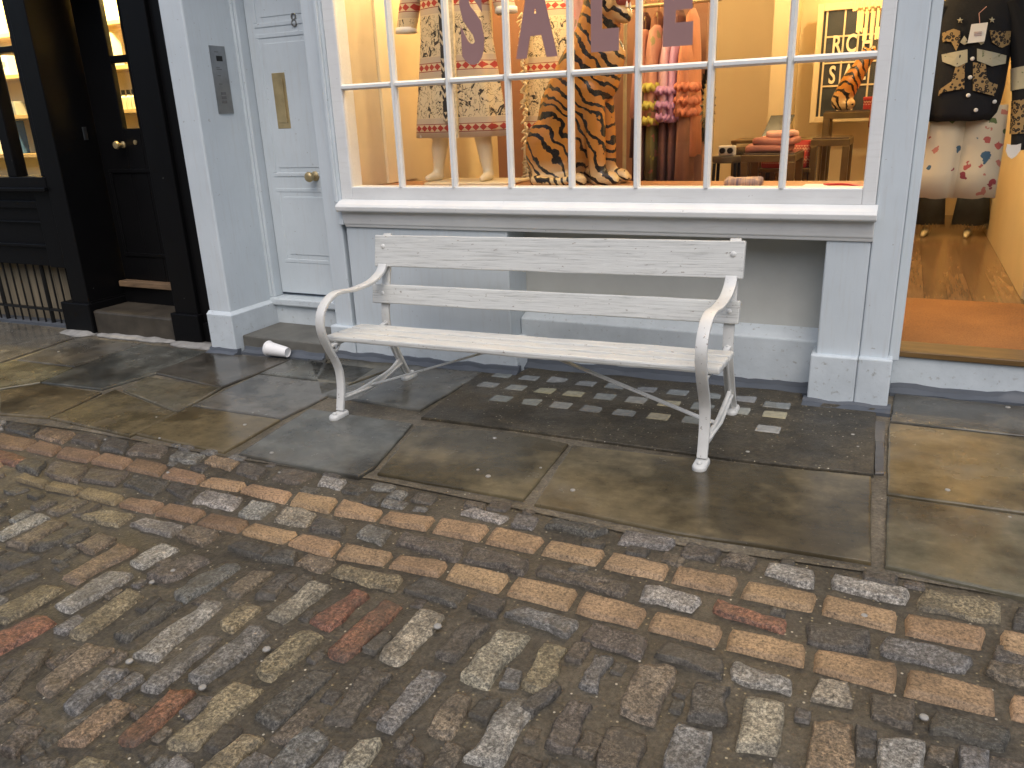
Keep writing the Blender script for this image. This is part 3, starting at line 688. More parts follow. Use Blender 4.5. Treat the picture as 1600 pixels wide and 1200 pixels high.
# door in its recess
mb = MB(); mb.box(-4.197, -4.160, 4.47, 4.56, .262, 2.93); mb.box(-4.205, -4.180, 4.455, 4.56, .262, 2.93); mb.box(-4.16, -3.40, 4.50, 4.56, 2.45, 2.93)
mb.build('door_frame', WHITE, WS, .006)
mb = MB(); mb.box(-4.155, -3.42, 4.545, 4.59, .285, 2.448)
dr = mb.build('door', WHITE, WS, .004)
for z0, z1, dp in ((2.115, 2.44, 1), (1.135, 2.075, 1), (.515, 1.055, .6)):
    m2 = MB(); x0, x1 = -4.085, -3.50; f = .028
    for a in ((x0, x1, z1-f, z1), (x0, x1, z0, z0+f), (x0, x0+f, z0+f, z1-f), (x1-f, x1, z0+f, z1-f)):
        m2.box(a[0], a[1], 4.545-.006*dp, 4.55, a[2], a[3])
    m2.box(x0+.06, x1-.06, 4.5405, 4.55, z0+.06, z1-.06)
    m2.build('door_panel', WHITE, dr, .005)
m2 = MB(); m2.box(-3.985, -3.872, 4.537, 4.546, 1.462, 1.825); m2.build('letter_plate', BRASS, dr, .003)
m3 = MB(); m3.box(-3.962, -3.895, 4.5335, 4.5375, 1.50, 1.785); m3.box(-3.895, -3.889, 4.529, 4.5375, 1.50, 1.785); m3.build('letter_flap', BRASS, dr, .002)
m2 = MB(); m2.lathe([(.0, -.004), (.034, -.004), (.034, -.010), (.026, -.016), (.012, -.02), (.011, -.045), (.022, -.052), (.033, -.062), (.036, -.074), (.031, -.086), (.016, -.092), (.0, -.0925)], 24, (-3.712, 4.548, 1.137), 'y'); m2.build('door_knob', BRASS, dr, smooth=50)
text_mesh('8', .125, .012, plain('pewter_number', (.25, .24, .22), .4, .7), 'house_number', dr, (-3.738, 4.541, 2.098), .85, off=-.002)
mb = MB(); mb.box(-4.20, -3.40, 4.44, 4.60, .205, .262); mb.box(-4.20, -3.40, 4.475, 4.60, .05, .207); mb.build('door_sill', WBASE, WS, .012)
mb = MB(); mb.box(-4.166, -3.40, 4.085, 4.50, gz(-4.1)-.03, .065); mb.build('door_step', STEP, WS, .010)
# intercom on the reveal
m2 = MB(); m2.box(-4.2005, -4.193, 4.215, 4.352, 1.573, 2.0); ic = m2.build('intercom_panel', CHROME, WS, .002)
m3 = MB(); m3.box(-4.194, -4.1915, 4.262, 4.315, 1.905, 1.938); m3.build('intercom_screen', DARKMET, ic)
m3 = MB()
for k in range(3): m3.box(-4.194, -4.190, 4.258, 4.300, 1.640+k*.027, 1.658+k*.027)
m3.build('call_buttons', plain('grey_button', (.12, .12, .125), .4), ic, .001)
ENG = plain('engraving', (.10, .10, .105), .6)
for z_ in (1.96, 1.862, 1.852, 1.812, 1.76):
    m3 = MB(); m3.box(-4.1935, -4.1922, 4.25, 4.25+rnd(.03, .06), z_, z_+.004); m3.build('engraved_line', ENG, ic)
# pilaster right of the door, left side of the window
mb = MB(); mb.box(-3.40, -3.262, 4.20, 4.60, .17, 2.93); mb.build('pilaster', WHITE, WS, .008)
mb = MB(); mb.box(-3.262, -3.222, 4.165, 4.40, .86, 2.93); mb.box(-3.262, -3.236, 4.148, 4.17, 1.0, 2.93); mb.build('window_architrave', WHITE, WS, .006)
mb = MB(); mb.box(-3.425, -3.235, 4.165, 4.42, gz(-3.3)-.02, .175); mb.build('plinth', WBASE, WS, .008)
# window: frame > sill, bars, panes
mb = MB()
mb.box(XW0-.085, XW0-.0, 4.178, 4.30, 1.02, 2.93); mb.box(XW1+.0, XW1+.062, 4.178, 4.30, 1.02, 2.93)
mb.box(XW0, XW1, 4.178, 4.30, 1.02, 1.100); mb.box(XW0, XW1, 4.178, 4.30, 2.86, 2.93)
win = mb.build('window', FRAMEP, WS, .006)
bars = MB()
def bar_prof(c0, c1, c2, vert):
    w = .017; prof = [(-w*.45, 4.170), (w*.45, 4.170), (w*.55, 4.178), (w, 4.190), (w, 4.212), (-w, 4.212), (-w, 4.190), (-w*.55, 4.178)]
    if vert: bars.prism([(c0+a, b) for a, b in prof], 'z', c1, c2)
    else: bars.prism([(b, c0+a) for a, b in prof], 'x', c1, c2)
zs = (1.689, 2.272)
PW = (XW1-XW0)/8
for i in range(1, 8): bar_prof(XW0+PW*i, 1.099, 2.861, True)
for z in zs:
    for i in range(8):
        a = XW0+PW*i+(.0168 if i else -.001); b = XW0+PW*(i+1)-(.0168 if i < 7 else -.001); bar_prof(z, a, b, False)
bars.build('glazing_bars', FRAMEP, win, 0)
edges = [1.099]+list(zs)+[2.861]
for i in range(8):
    for j in range(3):
        m3 = MB(); m3.box(XW0+PW*i+.010, XW0+PW*(i+1)-.010, 4.1975, 4.2005, edges[j]+.004, edges[j+1]-.004); m3.build('pane', GLASS, win)
m3 = MB(); m3.prism([(4.118, .958), (4.114, .982), (4.126, .997), (4.178, 1.022), (4.30, 1.022), (4.30, .95), (4.125, .95)], 'x', -3.235, -.085); m3.build('sill', FRAMEP, win, .004)
m3 = MB(); m3.prism([(4.160, .948), (4.30, .948), (4.30, .845), (4.19, .845), (4.184, .862), (4.178, .868), (4.170, .90)], 'x', -3.225, -.092); m3.build('sill_moulding', FRAMEP, win, .004)
for i, ch in enumerate('SALE'):
    px = (-2.226, -1.842, -1.465, -1.082)[i]; zb = (1.800, 1.808, 1.815, 1.815)[i]
    text_mesh(ch, .545, .002, MAUVE, 'window_letter', win, (px, 4.1955, zb), .54, off=.030)
# stall riser: left panel, recess, right pilaster
mb = MB(); mb.box(-3.235, -2.065, 4.205, 4.63, .18, .845); mb.build('riser_panel', WHITE, WS, .008)
mb = MB(); mb.box(-3.234, -2.02, 4.178, 4.63, gz(-2.6)-.02, .182); mb.build('riser_base', WBASE, WS, .01)
mb = MB(); mb.box(-2.065, -.28, 4.45, 4.49, .25, .95); mb.box(-2.066, -.28, 4.36, 4.45, .90, .948); mb.build('riser_recess_panel', plain('grey_recess', (.52, .53, .50), .6, var=.05), WS)  # recess panel in a plain grey, darker than the front
mb = MB(); mb.prism([(4.34, gz(-1)-.04), (4.34, .285), (4.455, .335), (4.455, -.06)], 'x', -2.062, -.28); mb.build('riser_ledge', WBASE, WS, .008)
mb = MB(); mb.box(-.303, -.098, 4.20, 4.62, .245, .846); mb.box(-.097, .036, 4.194, 4.40, .245, 2.93); mb.build('pilaster', WHITE, WS, .008)
mb = MB(); mb.box(-.327, -.1005, 4.165, 4.62, gz(-.2)-.02, .262); mb.box(-.0995, .058, 4.160, 4.50, gz(0)-.03, .268); mb.build('plinth', WBASE, WS, .008)
mb = MB(); mb.box(.037, .085, 4.24, 4.60, .245, 2.93); mb.box(1.15, 1.25, 4.24, 4.60, .245, 2.93); mb.box(.085, 1.15, 4.24, 4.6, 2.5, 2.93); mb.build('doorway_jamb', WHITE, WS, .006)
# entrance threshold, mat, floor
mb = MB(); mb.box(.059, 1.25, 4.47, 4.60, gz(.3)-.06, .205); mb.build('threshold_riser', WBASE, WS, .006)
mb = MB(); mb.box(.062, 1.25, 4.452, 4.66, .206, .240); mb.build('threshold_plate', THRESH, WS, .006)
mb = MB(); mb.box(.086, 1.15, 4.66, 5.78, .19, .236); mb.build('entrance_mat', m_coir(), WS)
mb = MB(); mb.box(-3.2, 1.2, 5.78, 10.2, .10, .232); mb.box(-3.2, .05, 4.66, 5.78, .10, .231); mb.build('floor', FLOORW, WS)
# bitumen upstand along the foot of the front
mb = MB()
def upstand(x0, x1, y, h=.045, d=.05):
    n_ = max(2, int((x1-x0)/.04)); rings = []
    for i in range(n_+1):
        x = x0+(x1-x0)*i/n_; j = .014*noise.noise(Vector((x*7, y, 2)))+.005*noise.noise(Vector((x*31, y, 5))); q = .02*noise.noise(Vector((x*9, y, 7)))
        rings.append([(x, y-d-q, gz(x)-.02), (x, y-d-q, gz(x)+.0145), (x, y-.012, gz(x)+h*.55+j), (x, y-.005, gz(x)+h+j), (x, y+.03, gz(x)+h+j), (x, y+.03, gz(x)-.02)])
    mb.loft(rings, True, True)
for u in ((-4.42, -4.15, 4.012), (-4.15, -3.43, 4.085, .05, .045), (-3.43, -2.0, 4.165, .05, .05), (-2.02, -.335, 4.34, .055, .06), (-.345, .075, 4.16, .03, .07), (.065, 1.25, 4.47, .055, .05)):
    mb = MB(); upstand(*u); mb.build('bitumen_upstand', BITUMEN, WS, smooth=45)
# interior shell
mb = MB(); mb.box(-3.26, -3.2, 4.42, 10.2, .1, 3.0); mb.box(-3.2, 1.2, 10.2, 10.3, .1, 3.0)
mb.box(-1.11, -.97, 7.5, 8.2, .232, 3.0); mb.box(-.97, .05, 8.2, 8.3, .232, 3.0); mb.box(-.05, .05, 8.3, 10.2, .232, 3.0); mb.box(-3.2, -1.11, 8.0, 8.1, .232, 3.0)
mb.build('interior_wall', CREAM, WS)
mb = MB(); mb.box(.785, .95, 5.95, 10.2, .232, 3.0); mb.build('passage_wall', CREAM, WS)
mb = MB(); mb.box(.795, 1.2, 5.80, 5.95, .232, 3.0); mb.build('inner_jamb', WHITE, WS, .006)
mb = MB(); mb.box(-3.2, 1.25, 4.36, 10.2, 2.97, 3.04); mb.build('ceiling', CEIL, WS)
mb = MB(); mb.box(-2.95, -1.31, 5.9, 6.0, .232, 2.97); mb.build('terracotta_partition', TERRA, WS)
mb = MB(); mb.box(-3.2, -.12, 4.302, 4.86, 1.02, 1.075); mb.box(-3.2, -.12, 4.80, 4.855, .232, 1.02); mb.build('display_shelf', DISPW, WS, .004)
# left inside wall in strips, lamp streak and shade put into their cream
for a, b, t_, m_ in ((4.34, 4.655, .010, plain('painted_shade_cream', (.60, .50, .34), .7, var=.05)), (4.655, 4.85, .03, plain('painted_streak_cream', (.84, .74, .50), .6, var=.05)), (4.85, 5.05, .012, CREAM)):
    mb = MB(); mb.box(-3.2, -3.2+t_, a, b, 1.08, 2.95); mb.build('wall_tone_strip', m_, WS)

# ------------------------------------------------------------------ bench
XB, YB = -1.645, 3.5
PB = thing('park_bench', (XB, YB, gz(XB)+.012), 'white painted slatted bench with curved iron arms outside the shop window', 'bench', local=True)
PB.rotation_euler = (0, -math.atan(K), 0)
HL = 1.045
def board(name, pts, x0, x1, bev=.006):           # pts: cross-section in (y, z)
    m = MB(); n = 40; rings = []
    for i in range(n+1):
        x = x0+(x1-x0)*i/n
        rings.append([(x, p[0]+.0025*noise.noise(Vector((x*3, k, p[1]*9))), p[1]+.003*noise.noise(Vector((x*4, k+9, 1)))) for k, p in enumerate(pts)])
    m.loft(rings, True, True); return m.build(name, BWOOD, PB, bev)
def rect(yc, zc, h, t, lean):                     # front-face height h, thickness t, leaning back
    u = Vector((math.sin(lean), math.cos(lean))); w = Vector((math.cos(lean), -math.sin(lean))); c = Vector((yc, zc))
    return [c-u*h/2, c-u*h/2+w*t, c+u*h/2+w*t, c+u*h/2]
LEAN = R(11)
b1 = board('backrest_board', rect(.255, .810, .178, .034, LEAN), -HL, HL-.008); b2 = board('backrest_board', rect(.205, .570, .110, .034, LEAN), -HL-.012, HL-.012)
for b_, yc, zc in ((b1, .255, .835), (b2, .205, .572)):
    for x in (-.985, .985):
        m = MB(); m.ball((x, yc+.004, zc), (.014, .009, .014), 14, 8); m.build('bolt', IRON, b_, smooth=True)
for y0, z0, y1, z1 in ((-.275, .417, -.180, .412), (-.160, .4115, -.066, .406), (-.046, .405, .058, .400)):
    board('seat_slat', [(y0, z0-.004), (y1, z1-.004), (y1, z1+.027), (y0, z0+.027)], -HL, HL, .009)
# cast iron end frames
ARM = [(.240, .735), (.212, .700), (.150, .672), (.079, .656), (-.061, .651), (-.150, .660), (-.225, .662), (-.292, .640), (-.345, .598), (-.370, .537), (-.362, .465), (-.327, .384), (-.288, .311), (-.266, .245), (-.266, .165), (-.282, .09), (-.300, .03)]
REAR = [(.318, .90), (.282, .74), (.240, .56), (.218, .46), (.215, .385), (.236, .30), (.285, .20), (.330, .11), (.372, .04)]
for sx in (-1, 1):
    X = .985*sx
    root = MB(); pa = smooth_path([(X, y, z) for y, z in ARM], 6)
    root.strap(pa, [.056-.010*(i/len(pa)) for i in range(len(pa))], .018)
    rib = [p for p in pa if p.z < .46]; root.strap([p+Vector((0, .014, 0)) for p in rib], .012, .022)
    pr = smooth_path([(X, y, z) for y, z in REAR], 6); root.strap(pr, .052, .018)
    rb = [p for p in pr if p.z < .42]; root.strap([p+Vector((0, -.014, 0)) for p in rb], .012, .022)
    root.strap(smooth_path([(X, -.272, .095), (X, -.15, .075), (X, .05, .082), (X, .22, .10), (X, .315, .14)], 5), .018, .040)   # low tie
    root.strap([(X, -.272, .095), (X, .05, .068), (X, .315, .118)], .038, .010)
    root.strap(smooth_path([(X, -.33, .392), (X, -.26, .400), (X, -.05, .393), (X, .12, .386), (X, .218, .40)], 4), .030, .014)  # seat bearer
    root.strap([(X, -.33, .39), (X, -.27, .36), (X, -.235, .392)], .014, .014)
    fr_ = root.build('end_frame', IRON, PB, .003, smooth=40)
    for yc in (-.315, .395):
        m = MB(); n_ = 22; r_ = .031; L_ = .036
        ring = lambda s_, z: [(X+r_*s_*math.cos(a), yc+r_*s_*math.sin(a)+(L_ if math.sin(a) > 0 else -L_)*s_, z) for a in [2*math.pi*(k+.5)/n_ for k in range(n_)]]
        m.loft([ring(1, -.006), ring(1, .014), ring(.9, .022), ring(.5, .026)], True); m.lathe([(0, .022), (.012, .022), (.012, .032), (.008, .036), (0, .037)], 12, (X, yc+(-.035 if yc < 0 else .035), 0))
        m.build('foot_plate', IRON, fr_, .002, smooth=40)
for sx in (-1, 1):
    m = MB(); m.strap([(.985*sx, .0, .085), (.93*sx, -.01, .10), (.15*sx+.03, -.10, .385), (.11*sx+.03, -.10, .395)], .030, .009, (0, 1, .0)); m.build('brace_bar', IRON, PB, .002)

# ------------------------------------------------------------------ paper cup
cp = thing('paper_cup', (-3.79, 4.02, gz(-3.79)+.012), 'white paper cup lying on its side against the door step', 'cup', local=True)
cp.rotation_euler = (0, 0, R(2))
m = MB(); rr = [(.0, -.098), (.041, -.098), (.0445, -.090), (.0455, -.083), (.042, -.080), (.040, -.076), (.029, .085), (.0275, .0955), (.0265, .0955), (.0258, .088), (.0, .087)]
m.lathe([(r_*1.22, h*.92) for r_, h in rr], 40, (0, 0, 0), 'x')
cb = m.build('cup_body', CUPM, cp, smooth=30)
me = cb.data; me.transform(Matrix.Rotation(R(5.5), 4, 'Y')); me.transform(Matrix.Translation((0, 0, .050)))

# ------------------------------------------------------------------ black shop
BS = thing('black_shop_building', (-5.6, 4.17, gz(-5.6)), 'glossy black shopfront with recessed glazed door and warm lit window', 'building')
mb = MB(); mb.box(-11, -4.405, 4.22, 4.6, 2.75, 7.6); mb.build('upper_wall', BLACK, BS, .01)
mb = MB(); mb.box(-11, -4.402, 4.08, 4.30, 2.62, 2.76); mb.build('cornice', BLACK, BS, .01)
mb = MB(); mb.box(-4.885, -4.65, 4.155, 4.62, .16, 2.62); mb.box(-4.65, -4.401, 4.185, 4.62, .10, 2.62); mb.build('pilaster', BLACK, BS, .006)
mb = MB(); mb.box(-4.915, -4.63, 4.13, 4.62, gz(-5)-.02, .165); mb.box(-4.63, -4.403, 4.165, 4.62, gz(-4.7)-.02, .10); mb.build('plinth', BLACK, BS, .008)
mb = MB(); mb.box(-6.07, -5.872, 4.17, 4.60, .16, 2.62); mb.box(-6.30, -6.07, 4.20, 4.60, .44, 1.10); mb.build('pilaster', BLACK, BS, .006)
mb = MB(); mb.box(-6.20, -5.855, 4.145, 4.60, gz(-6)-.02, .165); mb.build('plinth', BLACK, BS, .008)
mb = MB(); mb.box(-5.880, -5.864, 4.43, 4.465, 1.43, 1.53); mb.build('bell_push', CHROME, BS, .002)
# door with two narrow panes
mb = MB(); Yd = 4.53
mb.box(-5.85, -5.535, Yd, Yd+.045, .30, 2.62); mb.box(-5.355, -4.88, Yd, Yd+.045, .30, 2.62); mb.box(-5.535, -5.355, Yd, Yd+.045, .30, 1.505); mb.box(-5.535, -5.355, Yd, Yd+.045, 1.978, 2.032); mb.box(-5.535, -5.355, Yd, Yd+.045, 2.45, 2.62)
bd = mb.build('door', BLACK, BS, .006)
mb = MB()
for z0, z1 in ((.50, 1.2),):
    for a in ((-5.78, -5.12, z1-.03, z1), (-5.78, -5.12, z0, z0+.03), (-5.78, -5.75, z0+.03, z1-.03), (-5.15, -5.12, z0+.03, z1-.03)): mb.box(a[0], a[1], Yd-.012, Yd+.002, a[2], a[3])
mb.build('door_panel', BLACK, bd, .004)
for z0, z1 in ((1.505, 1.978), (2.032, 2.45)):
    mb = MB(); mb.box(-5.54, -5.35, Yd+.02, Yd+.024, z0-.004, z1+.004); mb.build('pane', GLASS, bd)
mb = MB(); mb.lathe([(0, 0), (.026, 0), (.026, -.008), (.012, -.015), (.011, -.04), (.026, -.05), (.032, -.064), (.026, -.078), (0, -.082)], 20, (-5.56, Yd, 1.385), 'y'); mb.build('door_knob', BRASS, bd, smooth=50)
mb = MB(); mb.lathe([(0, 0), (.018, 0), (.018, -.008), (.0, -.010)], 16, (-5.42, Yd, 1.40), 'y'); mb.build('lock', BRASS, bd, smooth=50)
mb = MB(); mb.box(-5.85, -4.885, 4.46, 4.60, .25, .298); mb.build('door_sill', m_wood('bare_worn_wood', (.05, .035, .022), (.26, .165, .09), (1, 12, 12), .7), BS, .006)
mb = MB(); mb.box(-5.85, -4.90, 4.50, 4.60, .10, .25); mb.build('sill_riser', BLACK, BS)
mb = MB(); mb.box(-5.853, -4.916, 4.17, 4.52, gz(-5.5)-.03, .110); mb.build('door_step', BSTEP, BS, .018)
mb = MB(); mb.box(-5.872, -5.862, 4.18, 4.52, .16, .178); mb.build('skirting', BLACK, BS)
# shop window, riser and basement grille
mb = MB(); mb.box(-11, -6.07, 4.165, 4.32, 1.085, 1.17); mb.box(-11, -6.07, 4.14, 4.2, 1.06, 1.09); mb.box(-11, -6.07, 4.19, 4.30, 2.55, 2.62); mb.box(-6.13, -6.07, 4.18, 4.30, 1.17, 2.55)
mb.box(-6.555, -6.445, 4.19, 4.29, 1.17, 2.55); mb.box(-8.2, -8.1, 4.19, 4.29, 1.17, 2.55); mb.box(-6.446, -6.13, 4.195, 4.28, 2.085, 2.13); mb.box(-8.1, -6.555, 4.195, 4.28, 2.0, 2.05)
bw = mb.build('window', BLACK, BS, .006)
for x0, x1, z0, z1 in ((-6.446, -6.13, 1.17, 2.09), (-6.446, -6.13, 2.125, 2.55), (-8.1, -6.555, 1.17, 2.005), (-8.1, -6.555, 2.045, 2.55)):
    mb = MB(); mb.box(x0-.004, x1+.004, 4.235, 4.239, z0-.004, z1+.004); mb.build('pane', GLASS, bw)
mb = MB(); mb.box(-11, -6.19, 4.24, 4.5, .44, 1.06); mb.box(-11, -6.25, 4.205, 4.25, .92, .98); mb.box(-11, -6.25, 4.21, 4.25, .80, .812); mb.box(-11, -6.25, 4.205, 4.25, .60, .625); mb.build('stall_riser', BLACK, BS, .005)
mb = MB(); mb.box(-11, -6.19, 4.40, 4.44, -.2, .44); mb.build('basement_shutter', m_wood('pale_boarding', (.20, .165, .11), (.30, .25, .17), (14, 14, 1), .8, ('x', .11)), BS)
mb = MB()
for i in range(40):
    x = -6.26-.105*i; mb.tube([(x, 4.30, gz(x)-.02), (x, 4.30, .45)], .008 if (i+3) % 6 else .018, 8)
mb.box(-11, -6.2, 4.285, 4.315, .03, .05); gr = mb.build('grille', DARKMET, BS, smooth=40)
mb = MB()
for k in range(13): mb.box(-6.37, -6.24, 4.392, 4.402, .06+k*.017, .066+k*.017)
mb.build('air_brick', DARKMET, BS)
mb = MB(); n_ = 30
for i in range(n_):
    a, b = -11+(4.8)*i/n_, -11+4.8*(i+1)/n_
    mb.hexa([(a, 4.25, gz(a)-.03), (b, 4.25, gz(b)-.03), (b, 4.42, gz(b)-.03), (a, 4.42, gz(a)-.03), (a, 4.25, gz(a)+.02), (b, 4.25, gz(b)+.02), (b, 4.42, gz(b)+.02), (a, 4.42, gz(a)+.02)])
mb.build('grille_kerb', BITUMEN, BS)
mb = MB()
def fillet(x0, x1, y, w=.07, h=.03):
    n_ = max(3, int((x1-x0)/.04)); rings = []
    for i in range(n_+1):
        x = x0+(x1-x0)*i/n_; e = 1-abs(2*i/n_-1)**6; ww = (w+.02*noise.noise(Vector((x*11, 1, 0))))*(.3+.7*e); hh = (h+.012*noise.noise(Vector((x*9, 5, 0))))*(.3+.7*e)
        rings.append([(x, y-ww, gz(x)), (x, y-ww*.7, gz(x)+hh*.6), (x, y-ww*.2, gz(x)+hh), (x, y+.03, gz(x)+hh), (x, y+.03, gz(x)-.02)])
    mb.loft(rings, True, True)
fillet(-6.24, -5.85, 4.145, .11, .026); fillet(-4.94, -4.41, 4.13, .09, .024); fillet(-5.84, -4.93, 4.17, .08, .018)
mb.build('cement_fillet', CEMENT, BS, smooth=True)
# lit interior behind
mb = MB(); mb.box(-11, -4.45, 5.35, 5.4, .3, 2.9); mb.box(-11, -4.45, 4.62, 5.4, 2.85, 2.9); mb.box(-11, -4.45, 4.62, 5.4, .2, .3); mb.box(-4.5, -4.45, 4.62, 5.35, .3, 2.85); mb.box(-11.0, -10.9, 4.6, 5.4, .3, 2.85)
mb.build('interior_wall', plain('pale_yellow_wall', (.70, .62, .40), .7, var=.04), BS)
SHW = m_wood('pale_oak_shelf', (.42, .30, .14), (.55, .40, .20), (1, 12, 12), .5)
GOODS = [plain('cream_carton', (.72, .66, .52), .6, var=.05), plain('white_carton', (.78, .77, .74), .6, var=.05), plain('grey_carton', (.32, .33, .33), .6, var=.05), plain('blue_carton', (.05, .12, .30), .5, var=.05)]
shelf_pts = []
for px, py in ((170, 80), (178, 168), (185, 197)): shelf_pts.append(at(px, py, 5.0).z)
sid = 0
for z in (1.28, 1.63, 1.98, 2.33):
    m = MB(); m.box(-9.5, -4.9, 5.06, 5.34, z, z+.035)
    s_ = m.build('wall_shelf', SHW, None, .003); tag(s_, 'pale oak shelf in the black shop, %s of four' % ('lowest', 'second lowest', 'second highest', 'topmost')[sid], 'shelf', 'oak shelves in the black shop'); sid += 1
gid = 0
for px, py, w, h, mi, lab in ((8, 260, .12, .20, 1, 'white carton on the lowest shelf left of the window post'), (40, 268, .11, .30, 3, 'blue carton with a white mark at the window corner'), (30, 200, .16, .12, 2, 'low grey carton on the second shelf behind the black window'),
                              (20, 138, .15, .17, 1, 'white carton with a round hole on the third shelf'), (6, 70, .10, .2, 0, 'cream carton on the top shelf behind the black window'), (172, 78, .15, .26, 1, 'tall white carton seen through the upper door pane')):
    p = at(px, py, 5.12); z = min((1.28, 1.63, 1.98, 2.33), key=lambda q: abs(q+.035-p.z))+.0355
    m = MB(); m.box(p.x-w/2, p.x+w/2, 5.07, 5.18, z, z+h); o = thing('carton', (p.x, 5.12, z), lab, 'carton'); 
    m.build('box', GOODS[mi], o, .004); m = MB(); m.box(p.x-w*.3, p.x+w*.3, 5.066, 5.0705, z+h*.45, z+h*.7); m.build('printed_patch', GOODS[2 if mi != 3 else 1], o)
for k in range(5):
    p = at(186+k*8, 196, 5.12); zz = 1.63+.0355
    o = thing('bottle', (p.x, 5.12, zz), 'small cream bottle with dark cap in a row behind the lower door pane', 'bottle', 'bottles behind the black door pane')
    m = MB(); m.lathe([(0, 0), (.026, 0), (.028, .006), (.028, .095), (.012, .11), (.012, .118), (0, .118)], 14, (p.x, 5.12, zz)); m.build('bottle_body', GOODS[0], o, smooth=40)
    m = MB(); m.lathe([(0, .118), (.016, .118), (.016, .155), (0, .156)], 12, (p.x, 5.12, zz)); m.build('cap', DARKMET, o, smooth=40)

# ------------------------------------------------------------------ lamps inside the shops
BULB = emit('warm_bulb', (1.0, .78, .45), 14)
def ceiling_lamp(x, y, z, power, label, group, r=.05, col=(1.0, .72, .36), spot=None):
    o = thing('ceiling_lamp', (x, y, z), label, 'lamp', group)
    m = MB(); m.lathe([(0, 0), (.05, 0), (.05, -.012), (.012, -.014), (.012, -.05), (.045, -.06), (.055, -.13), (.050, -.13), (.04, -.07), (0, -.068)], 18, (x, y, z)); m.build('lamp_shade', BRASS, o, smooth=40)
    m = MB(); m.ball((x, y, z-.105), .028, 12, 8); m.build('bulb', BULB, o, smooth=True)
    l = bpy.data.lights.new('lamp_light', 'POINT'); l.energy = power; l.color = col; l.shadow_soft_size = r
    lo = bpy.data.objects.new('lamp_light', l); COL.objects.link(lo); lo.parent = o; lo.location = (0, 0, -.17)
    return o
g = 'warm lamps on the white shop ceiling'
for x, y, p, lab in ((-2.85, 4.72, 24, 'brass ceiling lamp above the long cream coat'), (-1.75, 4.55, 24, 'brass ceiling lamp above the tiger statue'), (-.75, 4.62, 18, 'brass ceiling lamp above the folded knit'),
                     (-2.2, 5.35, 15, 'brass ceiling lamp in front of the left terracotta partition'), (-1.2, 6.6, 30, 'brass ceiling lamp over the clothes rail aisle'), (-.4, 7.3, 32, 'brass ceiling lamp over the display tables'),
                     (.42, 5.6, 19, 'brass ceiling lamp just inside the open doorway'), (.42, 8.3, 28, 'brass ceiling lamp at the far end of the passage')):
    ceiling_lamp(x, y, 2.97, p, lab, g)
g = 'warm lamps on the black shop ceiling'
for x, lab in ((-5.4, 'brass ceiling lamp behind the black door'), (-6.5, 'brass ceiling lamp behind the black window corner'), (-7.6, 'brass ceiling lamp at the far left of the black window')):
    ceiling_lamp(x, 4.78, 2.85, 115, lab, g, col=(1.0, .74, .30))

# ------------------------------------------------------------------ tiger statue
P0 = at(905, 289, 4.62); SC = 1.02
TG = thing('tiger_statue', (P0.x, 4.62, 1.0755), 'large glazed sitting tiger statue with open mouth in the window', 'statue')
T = lambda x, y, z: (P0.x+x*SC, 4.62+y*SC, 1.0755+z*SC)
def limb(m, pts, rs, n=14):
    for i in range(len(pts)-1):
        a, b = Vector(pts[i]), Vector(pts[i+1]); k = 9
        for j in range(k+1):
            t = j/k; p = a.lerp(b, t); r_ = rs[i]*(1-t)+rs[i+1]*t; m.ball(p, r_*SC, n, 8)
m = MB()
limb(m, [T(-.10, 0, .20), T(-.05, 0, .42), T(.04, 0, .62), T(.11, 0, .78)], [.185, .185, .165, .135])
limb(m, [T(.12, -.01, .58), T(.165, -.01, .70)], [.135, .12])
limb(m, [T(.11, 0, .78), T(.16, -.02, .95)], [.13, .115])
for sy in (-1, 1):
    m.ball(T(-.13, .11*sy, .20), (.165*SC, .085*SC, .20*SC), 16, 12)
    limb(m, [T(-.20, .13*sy, .06), T(-.02, .15*sy, .035), T(.06, .155*sy, .035)], [.055, .045, .045])
    limb(m, [T(.10, .075*sy, .52), T(.135, .09*sy, .30), T(.15, .095*sy, .08)], [.085, .062, .05])
    limb(m, [T(.155, .095*sy, .045), T(.235, .10*sy, .040)], [.052, .045])
    for k in range(3): m.ball(T(.265, (.10*sy)+(k-1)*.028, .030), .022*SC, 10, 8)
limb(m, [T(-.26, .02, .06), T(-.20, -.20, .04), T(-.02, -.26, .035), T(.04, -.25, .05)], [.035, .032, .028, .02])
# head, jaws open towards the right
m.ball(T(.185, -.03, 1.02), (.125*SC, .125*SC, .125*SC), 16, 12); limb(m, [T(.24, -.05, 1.05), T(.325, -.07, 1.075)], [.085, .062])
limb(m, [T(.22, -.045, .93), T(.295, -.06, .895)], [.062, .045]); 
for sy in (-1, 1):
    m.ball(T(.12, -.03+.085*sy, 1.125), (.030*SC, .03*SC, .045*SC), 10, 8); m.ball(T(.195, -.03+.095*sy, .965), (.06*SC, .045*SC, .07*SC), 10, 8)
remesh(m, 'body', TIGER, TG, .011, 3)
m = MB(); m.ball(T(.275, -.062, .975), (.055*SC, .052*SC, .042*SC), 14, 10); m.build('mouth', plain('red_mouth', (.32, .05, .03), .25, bump=0), TG, smooth=True)
for sy in (-1, 1):
    m = MB(); m.lathe([(.009, 0), (.006, -.025), (.001, -.04)], 8, T(.335, -.068+.035*sy, 1.025)); m.build('fang', PAPER, TG, smooth=40)
    m = MB(); m.lathe([(.008, 0), (.005, .02), (.001, .033)], 8, T(.315, -.06+.028*sy, .93)); m.build('fang', PAPER, TG, smooth=40)
for sy in (-1, 1):
    m = MB(); m.ball(T(.262, -.045+.062*sy, 1.095), .016*SC, 10, 8); m.build('eye', plain('amber_eye', (.4, .25, .02), .1, bump=0), TG, smooth=True)
